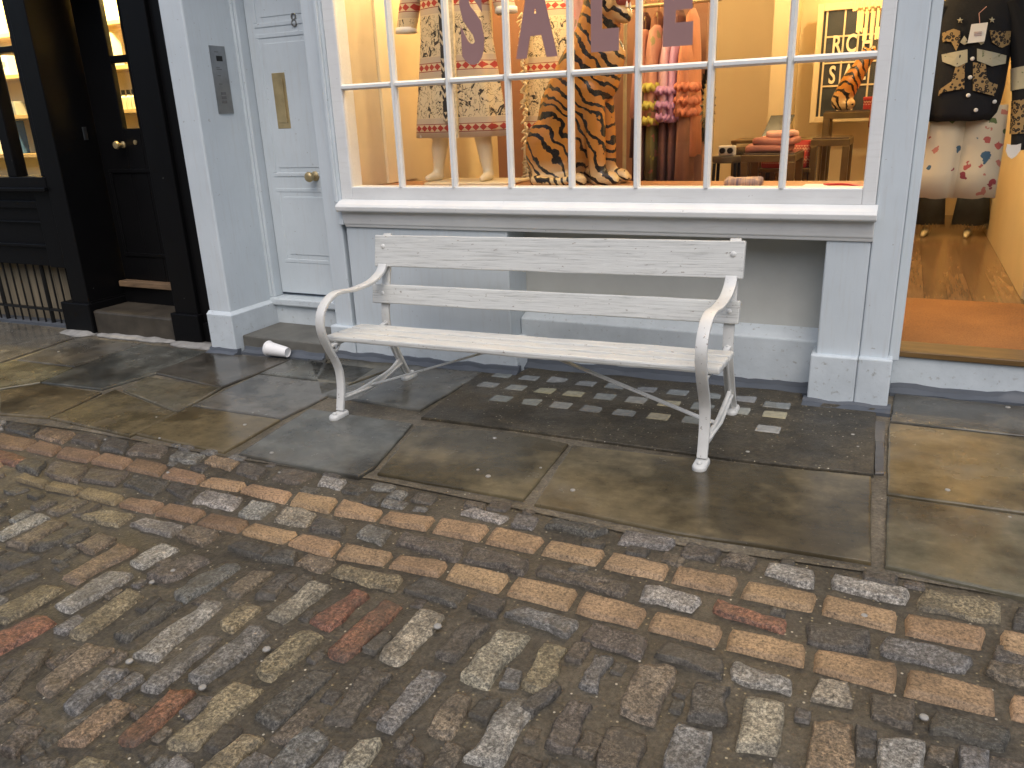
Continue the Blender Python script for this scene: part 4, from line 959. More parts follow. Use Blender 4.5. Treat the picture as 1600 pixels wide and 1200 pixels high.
m = MB(); m.ball(T(.378, -.077, 1.085), (.018, .026, .018), 10, 8); m.build('nose', plain('pink_nose', (.35, .12, .09), .3, bump=0), TG, smooth=True)
def whole(mm): return mm

# ------------------------------------------------------------------ clothes
def loft_cloth(m, secs, n=40, folds=8, amp=.06, seed=0, open_=False, phase=0):
    """secs: (cx, cy, z, rx, ry) from bottom to top; folds fade to the top"""
    rings = []
    for k, (cx, cy, z, rx, ry) in enumerate(secs):
        f = 1-k/(len(secs)-1); ring = []
        for i in range(n):
            a = 2*math.pi*i/n; w = 1+amp*f*math.sin(folds*a+seed+phase)+amp*.5*math.sin((folds+3)*a+seed*2)*f
            ring.append((cx+rx*w*math.copysign(abs(math.cos(a))**.85, math.cos(a)), cy+ry*w*math.sin(a), z+.004*math.sin(folds*a)*f))
        rings.append(ring)
    m.loft(rings, True, True); return m
# mannequin and its long coat
MN = thing('mannequin', (-2.57, 4.64, 1.0755), 'cream mannequin with bare legs wearing the long patterned coat', 'mannequin')
m = MB(); cx, cy = -2.585, 4.66
for sx, ry in ((-1, .0), (1, -.02)):
    hx = cx+.10*sx; fx = cx+(.175 if sx > 0 else .20)*sx
    limb(m, [(hx, cy, 1.85), (hx+.03*sx, cy, 1.50), (fx-.02*sx, cy+.01, 1.30), (fx, cy+.01, 1.135)], [.085, .062, .052, .032])
    limb(m, [(fx, cy+.02, 1.13), (fx+.01*sx, cy-.05, 1.122), (fx+.015*sx, cy-.11, 1.118)], [.036, .03, .022])
limb(m, [(cx, cy, 1.85), (cx, cy, 2.1), (cx, cy, 2.32)], [.14, .12, .15]); limb(m, [(cx-.17, cy, 2.38), (cx+.17, cy, 2.38)], [.06, .06]); limb(m, [(cx, cy, 2.4), (cx, cy, 2.52)], [.055, .05]); m.ball((cx, cy-.01, 2.63), (.078, .095, .12), 14, 12)
remesh(m, 'body', MANN, MN, .014, 3)
m = MB(); m.box(-2.80, -2.20, 4.50, 4.86, 1.0755, 1.098); m.build('stand', PLINTHW, MN, .01)
CT = thing('long_coat', (cx, cy, 1.37), 'long cream coat with dark horse figures and red bands on the mannequin', 'coat')
m = MB(); loft_cloth(m, [(cx, cy, 1.372, .315, .14), (cx, cy, 1.45, .31, .14), (cx, cy, 1.7, .275, .135), (cx, cy, 1.95, .24, .13), (cx, cy, 2.2, .225, .125), (cx, cy, 2.38, .22, .11), (cx, cy, 2.47, .12, .08)], 48, 7, .05, 1)
m.build('coat_body', COAT, CT, smooth=True)
for sx in (-1, 1):
    m = MB(); p = [(cx+.20*sx, cy, 2.40), (cx+.30*sx, cy, 2.22), (cx+.355*sx, cy-.01, 2.02 if sx < 0 else 2.08)]
    m.tube(smooth_path(p, 6), [.075-.0012*i for i in range(13)], 18, False); o = m.build('sleeve', COAT, CT, smooth=True)
    m = MB(); q = Vector(p[-1]); m.tube([q+Vector((0, 0, .02)), q+Vector((0, 0, -.012))], [.066, .069], 18); m.build('cuff', PAPER, o, smooth=True)
m = MB(); rings = []
BRAID = m_aztec('dark_zigzag_braid', (.035, .03, .028), (.55, .45, .30)); FR = plain('cream_fringe', (.66, .55, .36), .9, var=.25, scale=40, bump=.8, bscale=90, dist=.01)
def front_strip(x0, x1, z0, z1, lift, ry0=.14, ry1=.12):
    m = MB(); n_ = 14; vs = []
    for i in range(n_+1):
        z = z0+(z1-z0)*i/n_; rx = .315-(.315-.22)*(z-1.372)/1.0; ry = .145-.03*(z-1.372)/1.0
        for x in (x0, x1):
            yy = cy-ry*1.06*math.sqrt(max(0, 1-(x/rx)**2))-lift
            vs += [(cx+x, yy, z), (cx+x, yy+.02, z)]
    fs = []
    for i in range(n_):
        b = i*4; fs += [(b, b+2, b+6, b+4), (b+1, b+5, b+7, b+3), (b, b+4, b+5, b+1), (b+2, b+3, b+7, b+6)]
    fs += [(0, 1, 3, 2), (n_*4, n_*4+2, n_*4+3, n_*4+1)]
    return m.add(vs, fs)
front_strip(-.035, .025, 1.47, 2.40, .012).build('front_braid', BRAID, CT)
front_strip(.027, .062, 1.37, 2.40, .016).build('front_fringe', FR, CT)
m = front_strip(-.255, .265, 1.375, 1.392, .004); m.build('hem_trim', PAPER, CT)
# second coat deeper in
cx2, cy2 = at(858, 100, 5.15).x, 5.15
C2 = thing('patterned_coat', (cx2, cy2, 1.0), 'second patterned cream coat with fringed edge hanging behind the tiger', 'coat')
m = MB(); loft_cloth(m, [(cx2, cy2, 1.08, .20, .10), (cx2, cy2, 1.4, .18, .10), (cx2, cy2, 1.9, .16, .09), (cx2, cy2, 2.12, .15, .07), (cx2, cy2, 2.2, .06, .04)], 40, 6, .08, 2); m.build('coat_body', COAT, C2, smooth=True)
m = MB(); xf = at(818, 100, 5.06).x
for k in range(46):
    z = 1.07+k*.023; m.tube([(xf+.004*k/46*3, 5.05, z), (xf+rnd(-.022, .022), 5.045, z-.012), (xf+rnd(-.03, .03), 5.04, z-.03)], [.012, .011, .006], 6)
m.build('fringe', FR, C2, smooth=True)
m = MB(); m.tube([(cx2, cy2, 2.19), (cx2, cy2, 2.3), (cx2+.02, cy2, 2.33), (cx2+.03, cy2, 2.30)], .005, 6); m.build('hanger_hook', BRASS, C2, smooth=True)
# rails
def rail(x0, x1, y, z, label, foot=True, zf=.232):
    o = thing('clothes_rail', ((x0+x1)/2, y, zf), label, 'clothes rail')
    m = MB(); m.tube([(x0, y, z), (x1, y, z)], .013, 10); m.build('rod', BRASS, o, smooth=40)
    if foot:
        for x in (x0+.03, x1-.03):
            m = MB(); m.tube([(x, y, zf), (x, y, z-.013)], .012, 10); m.box(x-.02, x+.02, y-.22, y+.22, zf, zf+.02); m.build('leg', BRASS, o)
    else:
        for x in (x0+.03, x1-.03):
            m = MB(); m.tube([(x, y, z+.012), (x, y, 2.97)], .006, 8); m.build('hanging_rod', BRASS, o)
    return o
RX = at(1040, 10, 5.5)
rail(RX.x-.42, RX.x+.36, 5.5, 2.13, 'brass clothes rail of coral and lilac blouses before the terracotta wall')
rail(cx2-.35, cx2+.55, 5.15, 2.33, 'brass clothes rail carrying dark denim and the fringed coat', foot=True)
def garment(x, y, zt, h, wtop, wbot, thick, mat, label, cat='blouse', trim=None, lower=None, name='blouse', group='clothes on the shop rails', seed=0):
    """hung on a rail, shoulders along y; seen edge on"""
    o = thing(name, (x, y, zt-h), label, cat, group)
    m = MB(); secs = [(x, y, zt-h, thick*1.15, wbot), (x, y, zt-h*.6, thick, wbot*.92), (x, y, zt-h*.25, thick*.8, wtop), (x, y, zt-h*.06, thick*.55, wtop*.85), (x, y, zt, thick*.28, wtop*.25)]
    loft_cloth(m, secs, 32, 5, .14, seed); m.build('cloth', mat, o, smooth=True)
    m = MB(); m.tube([(x, y, zt-.01), (x, y, zt+.05), (x, y-.02, zt+.075), (x, y-.03, zt+.05)], .004, 6); m.tube([(x, y-wtop*.8, zt-.06), (x, y, zt-.005), (x, y+wtop*.8, zt-.06)], .007, 6); m.build('hanger', BRASS, o, smooth=True)
    if trim:
        for k, f in enumerate((.62, .80, .95)):
            m = MB(); z = zt-h*f; n_ = 80; rings = []
            rx, ry = thick*1.12+.012, wbot*.98+.01
            for rr_, zz in ((.96, .024), (1.03, .018), (1.10, .0), (1.06, -.016), (.97, -.022)):
                rings.append([(x+rx*rr_*(1+.16*math.sin(17*a+k+seed))*math.cos(a), y+ry*rr_*(1+.05*math.sin(19*a))*math.sin(a), z+zz+.009*math.sin(13*a+k)) for a in [2*math.pi*i/n_ for i in range(n_)]])
            m.loft(rings, True, True); m.build('ruffle', trim, o, smooth=True)
    if lower:
        m = MB(); loft_cloth(m, [(x, y, zt-h-lower[0], thick*1.0, wbot*.85), (x, y, zt-h*1.0, thick*.8, wbot*.8), (x, y, zt-h*.85, thick*.5, wbot*.6)], 28, 6, .12, seed+2); m.build('trousers', lower[1], o, smooth=True)
    return o
CORAL = m_floral('coral_floral_cloth', (.52, .25, .17), [(.22, .20, .09), (.75, .42, .30), (.30, .24, .10)], 11, .32); LILAC = plain('lilac_cloth', (.52, .28, .42), .8, var=.12, bump=.2); LRUF = plain('lilac_ruffle', (.44, .22, .36), .8, var=.2, scale=40)
ORNG = plain('orange_cloth', (.56, .22, .11), .8, var=.12); ORUF = plain('orange_ruffle', (.55, .18, .09), .8, var=.2, scale=40); OLIVE = m_floral('olive_leaf_cloth', (.20, .17, .05), [(.40, .36, .05), (.45, .16, .09)], 12, .3)
YRUF = plain('yellow_ruffle', (.46, .39, .07), .8, var=.2, scale=40); DKTR = plain('plum_trousers', (.13, .055, .045), .85, var=.2); BRTR = plain('rust_trousers', (.22, .09, .045), .85, var=.2); PINKP = m_floral('pink_floral_cloth', (.60, .36, .40), [(.30, .25, .18), (.66, .30, .32)], 13, .3)
for px, py, h, mat, trim, lower, lab, sd in ((1003, 45, .55, CORAL, None, (.45, DKTR), 'coral floral blouse nearest the tiger on the brass rail', 0),
                                       (1022, 38, .62, CORAL, YRUF, (.35, OLIVE), 'coral floral blouse with yellow ruffled hem on the brass rail', 1),
                                       (1042, 62, .50, PINKP, LRUF, (.55, DKTR), 'pink floral blouse with lilac ruffles beside the coral one', 2),
                                       (1056, 62, .50, LILAC, LRUF, (.50, DKTR), 'plain lilac blouse with ruffled hem between pink and orange', 3),
                                       (1070, 62, .46, ORNG, ORUF, (.50, BRTR), 'orange blouse with ruffles at the right end of the rail', 4)):
    p = at(px, py, 5.42); garment(p.x, 5.5, p.z, h, .17, .19, .055, mat, lab, trim=trim, lower=lower, seed=sd)
for k, (px, mat, lab) in enumerate(((1010, DKTR, 'long plum dress behind the coral blouses on the brass rail'), (1030, BRTR, 'long rust dress behind the yellow ruffles on the brass rail'), (1049, PINKP, 'long pink floral dress behind the lilac ruffles on the brass rail'),
                                  (1064, DKTR, 'dark plum dress behind the orange blouse on the brass rail'), (1083, ORNG, 'orange dress against the terracotta wall at the rail end'))):
    p = at(px, 52, 5.62); garment(p.x, 5.60, 2.10, .92-.03*(k % 2), .16, .2, .05, mat, lab, 'dress', seed=k+6, name='dress')
DENIM = plain('dark_denim', (.035, .04, .05), .8, var=.2); KHAKI = plain('khaki_cloth', (.16, .12, .07), .8, var=.15)
for px, mat, lab, sd in ((838, KHAKI, 'khaki jacket on the rail behind the second coat', 3), (866, DENIM, 'dark denim jacket on the rail left of the tiger', 1), (880, DENIM, 'dark denim skirt on the rail against the tiger back', 2), (894, PINKP, 'pink printed top on the rail behind the tiger head', 4)):
    p = at(px, 25, 5.3); garment(p.x, 5.32, 2.26, .62, .17, .18, .045, mat, lab, 'garment', seed=sd, name='hanging_garment')

# ------------------------------------------------------------------ tables and goods on the right
def table(name, x0, x1, y0, y1, zt, label, mat=BRONZE, top=None, leg=.05, zf=.232):
    o = thing(name, ((x0+x1)/2, (y0+y1)/2, zf), label, 'table')
    for x in (x0, x1-leg):
        for y in (y0, y1-leg):
            m = MB(); m.box(x, x+leg, y, y+leg, zf, zt-.05); m.build('leg', mat, o, .003)
    m = MB(); m.box(x0, x1, y0, y0+leg, zt-.05, zt); m.box(x0, x1, y1-leg, y1, zt-.05, zt); m.box(x0, x0+leg, y0+leg, y1-leg, zt-.05, zt); m.box(x1-leg, x1, y0+leg, y1-leg, zt-.05, zt); m.build('top_frame', mat, o, .003)
    m = MB(); m.box(x0+.01, x1-.01, y0+.01, y1-.01, zt+.001, zt+.013); m.build('table_top', top or DARKMET, o, .002)
    return o
GTOP = plain('smoked_glass_top', (.10, .07, .05), .12, var=.1, bump=0)
a = at(1158, 243, 6.2); b = at(1243, 243, 6.2)
table('display_table', a.x, b.x, 6.2, 6.75, a.z, 'bronze framed display table holding the folded pink clothes', top=GTOP); ZT = a.z+.0145
def soft_stack(name, label, cat, layers, mats, group=None):
    o = thing(name, layers[0][:3], label, cat, group)
    for i, (x, y, z, w, d, h) in enumerate(layers):
        m = MB(); n_ = 22; rings = []
        for s_, zz in ((.90, 0), (.985, h*.12), (1.0, h*.5), (.975, h*.86), (.86, h)):
            rings.append([(x+w/2*s_*math.copysign(abs(math.cos(t))**.45, math.cos(t))*(1+.03*math.sin(5*t+i)), y+d/2*s_*math.copysign(abs(math.sin(t))**.45, math.sin(t)), z+zz+.006*math.sin(3*t+i*2)) for t in [2*math.pi*k/n_ for k in range(n_)]])
        m.loft(rings, True, True); m.build('folded_cloth', mats[i % len(mats)], o, smooth=True)
    return o
PINK = plain('dusty_pink_knit', (.42, .17, .13), .85, var=.15); ROSE = plain('pale_pink_knit', (.60, .33, .27), .85, var=.12)
xc = (a.x+b.x)/2
soft_stack('folded_clothes', 'stack of folded pink and rose clothes on the bronze display table', 'clothes', [(xc-.03, 6.45, ZT, .34, .36, .05), (xc+.02, 6.45, ZT+.0515, .33, .34, .05), (xc+.06, 6.46, ZT+.103, .22, .3, .04)], [PINK, PINK, ROSE])
a2 = at(1268, 218, 6.9); b2_ = at(1318, 218, 6.9)
table('side_table', a2.x, b2_.x+.05, 6.85, 7.35, a2.z, 'empty bronze framed table with glass top right of the folded clothes', top=GTOP)
# red bag behind the folded clothes, standing on a counter
cA = at(1152, 180, 7.15); cB = at(1285, 180, 7.15)
o = thing('shop_counter', ((cA.x+cB.x)/2, 7.3, .232), 'bronze framed mirrored counter with tablet and red bag on top', 'counter')
m = MB(); m.box(cA.x, cB.x, 7.0, 7.5, .28, 1.16); m.build('cabinet', plain('mirrored_panel', (.32, .27, .18), .15, .9, .1), o, .004)
m = MB()
for x in (cA.x, cA.x+.16, cA.x+.32, cB.x-.04): m.box(x, x+.035, 6.982, 7.0, .26, 1.19)
m.box(cA.x-.01, cB.x+.01, 6.98, 7.52, 1.19, 1.215); m.build('frame', BRONZE, o, .003)
RED = m_aztec('red_woven_cloth', (.36, .028, .022), (.62, .38, .25), .028); REDP = plain('red_cloth', (.40, .03, .022), .75, var=.15)
def bag(px0, px1, py0, py1, Y, label, mats, z=None):
    p0 = at(px0, py1, Y); p1 = at(px1, py0, Y); z0 = p0.z if z is None else z; h = p1.z-p0.z; w = p1.x-p0.x; xm = (p0.x+p1.x)/2
    o = thing('tote_bag', (xm, Y, z0), label, 'bag')
    m = MB(); rings = []
    for f, s_, dy in ((0, .92, .10), (.06, .97, .11), (.45, 1.0, .11), (.8, 1.02, .08), (.97, 1.04, .055)):
        rings.append([(xm+w/2*s_*math.copysign(abs(math.cos(t))**.35, math.cos(t)), Y+dy*math.copysign(abs(math.sin(t))**.5, math.sin(t)), z0+h*f*(1+.02*math.sin(3*t))) for t in [2*math.pi*k/28 for k in range(28)]])
    m.loft(rings, True, True); m.build('bag_body', mats[0], o, smooth=50)
    m = MB()
    for yy in (-.112, .112): m.strap(smooth_path([(xm-w*.18, Y+yy, z0+h*.30), (xm-w*.17, Y+yy*.9, z0+h*.85), (xm-w*.05, Y+yy*.8, z0+h*1.10), (xm+w*.08, Y+yy*.8, z0+h*1.08), (xm+w*.16, Y+yy*.9, z0+h*.85), (xm+w*.17, Y+yy, z0+h*.3)], 5), .03, .006, (.3, 0, 1) if False else (0, 1, 0))
    m.build('handles', mats[1], o, smooth=40); return o
bag(1192, 1272, 172, 218, 6.95, 'red woven tote bag with looped handles behind the folded clothes', (RED, REDP), 1.0)
# the bag stands on a low bench in front of the counter
p0 = at(1192, 218, 6.95); p1 = at(1272, 218, 6.95)
o = thing('stool', ((p0.x+p1.x)/2, 6.92, .232), 'low bronze stand under the red woven tote bag', 'stand')
m = MB(); m.box(p0.x, p1.x, 6.80, 6.975, .97, .9995); m.build('stand_top', BRONZE, o, .004)
for x in (p0.x+.02, p1.x-.05):
    m = MB(); m.box(x, x+.03, 6.84, 6.87, .232, .97); m.build('leg', BRONZE, o)
p = at(1210, 163, 7.2); o = thing('tablet_till', (p.x, 7.2, 1.2155), 'dark tablet till tilted on the shop counter', 'tablet')
m = MB(); m.hexa([(p.x-.08, 7.12, 1.225), (p.x+.11, 7.12, 1.225), (p.x+.11, 7.135, 1.225), (p.x-.08, 7.135, 1.225), (p.x-.03, 7.26, 1.40), (p.x+.16, 7.26, 1.40), (p.x+.16, 7.275, 1.40), (p.x-.03, 7.275, 1.40)]); m.build('screen', plain('tablet_screen', (.03, .028, .022), .15, bump=0), o, .004)
m = MB(); m.box(p.x-.06, p.x+.10, 7.14, 7.30, 1.2155, 1.228); m.build('base', PAPER, o, .004)
# stool with camera
p0 = at(1122, 243, 6.6); p1 = at(1150, 243, 6.6); xm = (p0.x+p1.x)/2
o = thing('stool', (xm, 6.6, .232), 'dark upholstered stool left of the bronze display table', 'stool')
m = MB(); m.lathe([(0, 0), (.105, 0), (.115, .02), (.11, .05), (0, .055)], 24, (xm, 6.6, p0.z-.055)); m.build('seat', plain('grey_leather', (.10, .085, .06), .5), o, smooth=40)
for sx in (-1, 1):
    for sy in (-1, 1):
        m = MB(); m.tube([(xm+.10*sx, 6.6+.10*sy, .232), (xm+.08*sx, 6.6+.08*sy, p0.z-.055)], .013, 8); m.build('leg', DARKMET, o)
m = MB(); m.lathe([(0, 0), (.07, 0), (.09, .3), (0, .31)], 16, (xm, 6.6, .35)); m.build('base_drum', DARKMET, o, smooth=40)
o = thing('toy_camera', (xm, 6.58, p0.z+.001), 'small cream and black camera resting on the dark stool', 'camera')
m = MB(); m.box(xm-.06, xm+.07, 6.55, 6.60, p0.z+.001, p0.z+.075); m.build('camera_body', PAPER, o, .006)
for dx in (-.025, .035):
    m = MB(); m.lathe([(0, 0), (.022, 0), (.022, -.03), (.014, -.032), (0, -.028)], 16, (xm+dx, 6.55, p0.z+.04), 'y'); m.build('lens', DARKMET, o, smooth=40)
# things lying on the window shelf
p = at(1160, 286, 4.5); soft_stack('striped_knit', 'rolled striped knit lying on the shelf at the window foot', 'knitwear', [(p.x, 4.52, 1.0755, .20, .16, .045)], [m_wood('striped_knit_cloth', (.10, .09, .16), (.60, .40, .25), (26, 3, 3), .9)])
p = at(1275, 288, 4.5); o = thing('folded_leaflet', (p.x, 4.5, 1.0755), 'white folded leaflet on the shelf beside the red belt', 'leaflet'); m = MB(); m.hexa([(p.x-.07, 4.42, 1.076), (p.x+.05, 4.42, 1.076), (p.x+.06, 4.6, 1.076), (p.x-.06, 4.6, 1.076), (p.x-.07, 4.42, 1.082), (p.x+.05, 4.42, 1.082), (p.x+.06, 4.6, 1.082), (p.x-.06, 4.6, 1.082)]); m.build('card', PAPER, o)
p = at(1318, 287, 4.45); o = thing('red_belt', (p.x, 4.45, 1.0755), 'bright red belt lying across the shelf at the right window corner', 'belt'); m = MB(); m.strap(smooth_path([(p.x-.09, 4.56, 1.084), (p.x-.05, 4.50, 1.09), (p.x+.02, 4.47, 1.092), (p.x+.11, 4.40, 1.084)], 6), .010, .035, (0, 0, 1)); m.build('strap', plain('bright_red_leather', (.60, .02, .03), .4, bump=0), o, .002)
# round sunburst mirror on the end of the partition
p = at(1113, 165, 5.95); o = thing('sunburst_mirror', (-1.305, 5.95, p.z), 'round mirror with dark spiked rim on the partition end', 'mirror')
m = MB(); m.lathe([(0, .004), (.20, .004), (.20, .020), (0, .022)], 36, (-1.31, 5.95, p.z), 'x'); m.build('mirror_glass', plain('old_mirror', (.55, .5, .4), .08, 1, .1), o, smooth=40)
m = MB()
for k in range(28):
    t = 2*math.pi*k/28; m.tube([(-1.297, 5.95+.19*math.cos(t), p.z+.19*math.sin(t)), (-1.297, 5.95+.265*math.cos(t), p.z+.265*math.sin(t))], [.014, .004], 6)
m.build('spiked_rim', DARKMET, o, smooth=40)
# back wall mirror; its reflection is built on as dark panel, bars and letters
YM = 8.0
q0 = at(1288, 18, YM); q1 = at(1392, 18, YM); zb = at(1290, 182, YM).z; zt = q0.z
o = thing('wall_mirror', ((q0.x+q1.x)/2, YM, zb), 'tall mirror on the back wall with its reflected panes and cream letters modelled on', 'mirror')
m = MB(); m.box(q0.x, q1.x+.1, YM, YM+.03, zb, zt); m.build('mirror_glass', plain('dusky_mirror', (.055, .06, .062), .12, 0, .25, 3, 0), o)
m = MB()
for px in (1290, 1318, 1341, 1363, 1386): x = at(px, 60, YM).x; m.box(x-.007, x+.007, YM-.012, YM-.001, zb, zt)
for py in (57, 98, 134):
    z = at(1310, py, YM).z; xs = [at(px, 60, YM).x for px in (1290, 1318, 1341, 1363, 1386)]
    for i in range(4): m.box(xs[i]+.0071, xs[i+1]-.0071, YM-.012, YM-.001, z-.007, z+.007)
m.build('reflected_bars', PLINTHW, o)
m = MB(); m.box(q0.x-.05, q0.x, YM-.03, YM+.03, zb-.05, zt+.06); m.box(q0.x, q1.x+.1, YM-.03, YM+.03, zt, zt+.06); m.box(q0.x, q1.x+.1, YM-.03, YM+.03, zb-.05, zb); m.build('frame', CREAM, o, .004)
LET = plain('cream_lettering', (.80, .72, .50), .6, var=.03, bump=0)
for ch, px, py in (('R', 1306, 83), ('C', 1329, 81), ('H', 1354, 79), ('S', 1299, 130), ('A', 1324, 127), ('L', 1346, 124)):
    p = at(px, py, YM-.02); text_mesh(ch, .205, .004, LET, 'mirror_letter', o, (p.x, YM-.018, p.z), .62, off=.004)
# the statue's mirror reflection, modelled as a small solid tiger on a table
p = at(1325, 172, 7.6); tx, tz = p.x, p.z
t2 = table('console_table', tx-.18, tx+.42, 7.45, 7.85, tz-.014, 'bronze console table under the reflected tiger and red box', top=GTOP)
o = thing('reflected_tiger', (tx, 7.6, tz), 'small solid tiger on the console table standing in for the statue reflection', 'statue')
m = MB(); limb(m, [(tx-.06, 7.6, tz+.08), (tx, 7.6, tz+.22), (tx+.08, 7.6, tz+.36), (tx+.11, 7.6, tz+.42)], [.082, .08, .06, .055]); m.ball((tx+.08, 7.6, tz+.475), .02, 8, 6); m.ball((tx+.15, 7.6, tz+.475), .02, 8, 6); m.ball((tx-.02, 7.57, tz+.05), (.08, .06, .055), 10, 8); m.ball((tx+.16, 7.6, tz+.42), .035, 10, 8)
remesh(m, 'body', TIGER, o, .012, 2)
o = thing('red_box', (tx+.24, 7.62, tz), 'flat red patterned box beside the reflected tiger', 'box'); m = MB(); m.box(tx+.12, tx+.36, 7.5, 7.72, tz, tz+.07); m.build('box', RED, o, .006); m = MB(); m.box(tx+.115, tx+.365, 7.495, 7.725, tz+.07, tz+.10); m.build('lid', REDP, o, .006)
p = at(1366, 130, 7.3); garment(p.x+.05, 7.3, p.z+.22, .55, .16, .17, .05, ORNG, 'salmon dress hanging at the right edge of the window', 'dress', seed=5, name='dress')
# chandelier
p = at(1364, 20, 7.0); o = thing('chandelier', (p.x, 7.0, 2.97), 'gold tiered glass chandelier glowing near the right window edge', 'chandelier')
CRY = emit('lit_amber_glass', (1.0, .62, .18), .9); CRYH = emit('bright_amber_glass', (1.0, .80, .42), 4.0)
zc = p.z
m = MB(); m.tube([(p.x, 7, zc+.3), (p.x, 7, 2.97)], .008, 8); m.lathe([(0, 0), (.15, 0), (.15, .02), (0, .022)], 24, (p.x, 7, zc+.24)); m.lathe([(0, 0), (.11, 0), (.11, .015), (0, .016)], 24, (p.x, 7, zc+.02)); m.build('frame', BRASS, o, smooth=40)
for tier, (r_, z1, h) in enumerate(((.14, zc+.24, .23), (.10, zc+.02, .15), (.05, zc-.10, .09))):
    m = MB(); n_ = int(r_*160)
    for k in range(n_):
        t = 2*math.pi*k/n_; m.tube([(p.x+r_*math.cos(t), 7+r_*math.sin(t), z1), (p.x+r_*math.cos(t), 7+r_*math.sin(t), z1-h*rnd(.85, 1))], [.008, .006], 6)
    m.build('glass_tier', CRY, o, smooth=40)
m = MB()
for k in range(4): m.ball((p.x+.06*math.cos(k*1.57), 7+.06*math.sin(k*1.57), zc+.12), .025, 10, 8)
m.build('bulbs', CRYH, o, smooth=True)

# ------------------------------------------------------------------ clothes in the doorway
YJ = 5.2
JB = plain('black_wool', (.008, .008, .010), .85, var=.3, bump=.3, bscale=120); LEO = m_leopard(); EMB = m_floral('pale_embroidery', (.50, .46, .32), [(.05, .045, .04), (.20, .22, .12)], 40, .28)
xj = at(1512, 100, YJ).x
rail(.10, .77, YJ, 2.30, 'brass rail hung from the ceiling inside the open doorway', foot=False)
JK = thing('embroidered_jacket', (xj, YJ, 1.37), 'black jacket with embroidered leopards and pearl buttons hanging in the doorway', 'jacket')
m = MB(); zb = at(1510, 188, YJ).z
loft_cloth(m, [(xj, YJ, zb, .150, .085), (xj, YJ, zb+.04, .172, .10), (xj, YJ, zb+.16, .185, .11), (xj, YJ, zb+.34, .190, .11), (xj, YJ, zb+.50, .195, .10), (xj, YJ, zb+.60, .17, .085), (xj, YJ, zb+.66, .07, .06)], 48, 6, .03, 1)
jb = m.build('jacket_body', JB, JK, smooth=True)
def jy(x, z): return YJ-.112*math.sqrt(max(.01, 1-min(1, abs(x-xj)/.190)**2.35))
def patch(m, outline, lift=.010, th=.006):      # sewn-on shape following the front of the jacket
    outline = [(a[0]+(b[0]-a[0])*k/4, a[1]+(b[1]-a[1])*k/4) for a, b in zip(outline, outline[1:]+outline[:1]) for k in range(4)]
    pts = [at(px, py, YJ-.10) for px, py in outline]; n_ = len(pts)
    f = [(p.x, jy(p.x, p.z)-lift, p.z) for p in pts]; b = [(p.x, jy(p.x, p.z)+th, p.z) for p in pts]
    cx_ = sum(p.x for p in pts)/n_; cz_ = sum(p.z for p in pts)/n_
    m.add(f+b+[(cx_, jy(cx_, cz_)-lift-.002, cz_)], [(i, (i+1) % n_, 2*n_) for i in range(n_)]+[(i, i+n_, (i+1) % n_+n_, (i+1) % n_) for i in range(n_)])
J = lambda *a: [(1300+a[i]/4, a[i+1]/4) for i in range(0, len(a), 2)]
for o_l in (J(690,205, 760,180, 800,195, 800,260, 775,320, 745,260, 690,262), J(985,190, 1060,195, 1125,190, 1120,270, 1060,300, 1000,265),
            J(770,420, 830,400, 825,555, 690,575, 665,600, 670,560, 760,500), J(880,390, 960,400, 965,480, 1010,560, 1040,530, 1015,600, 880,565)):
    m = MB(); patch(m, o_l); m.build('leopard_patch', LEO, JK)
for o_l in (J(685,340, 845,310, 845,390, 780,420, 690,385), J(905,305, 1095,345, 1090,395, 1000,415, 905,380), J(800,265, 815,240, 825,225, 840,245, 850,270, 825,282), J(915,265, 930,240, 950,270, 930,282)):
    m = MB(); patch(m, o_l, .014); m.build('pale_embroidery', EMB, JK)
for sx_, sy_ in ((800, 128), (1000, 125)):
    st = []
    for k in range(10): t = math.pi/2+k*math.pi/5; r_ = 20 if k % 2 == 0 else 8; st += [sx_+r_*math.cos(t), sy_-r_*math.sin(t)]
    m = MB(); patch(m, J(*st), .006); m.build('star_patch', EMB, JK)
for px, py in ((1519, 92), (1515.5, 121), (1512.5, 149), (1524.5, 172), (1554.5, 159)):
    p = at(px, py, YJ-.10); m = MB(); m.ball((p.x, jy(p.x, p.z)-.006, p.z), (.0105, .006, .0105), 12, 8); m.build('pearl_button', PAPER, JK, smooth=True)
for sx in (-1, 1):
    if sx < 0: P = [(xj-.16, YJ, zb+.58), (xj-.20, YJ-.01, zb+.36), (xj-.205, YJ-.03, zb+.10), (xj-.20, YJ-.04, zb-.07)]
    else: P = [(xj+.16, YJ, zb+.58), (xj+.24, YJ-.01, zb+.36), (xj+.285, YJ-.03, zb+.05), (xj+.30, YJ-.04, zb-.16)]
    P = smooth_path(P, 6); m = MB(); m.tube(P, [.066-.0014*i for i in range(len(P))], 18, False); s_ = m.build('sleeve', JB, JK, smooth=True)
    if sx > 0:
        m = MB(); m.tube(P[11:16], [.0535]*5, 18, False); m.build('leopard_cuff_band', LEO, s_, smooth=True)
        m = MB(); m.tube(P[8:11], [.058]*3, 18, False); m.build('embroidered_band', EMB, s_, smooth=True)
m = MB(); m.lathe([(.062, 0), (.072, .02), (.07, .06), (.064, .06), (.06, .0)], 24, (xj, YJ, zb+.645)); m.build('collar', JB, JK, smooth=True)
m = MB(); m.tube([(xj, YJ, zb+.66), (xj, YJ, 2.32), (xj+.0, YJ-.02, 2.325), (xj, YJ-.025, 2.29)], .004, 6); m.build('hanger_hook', BRASS, JK, smooth=True)
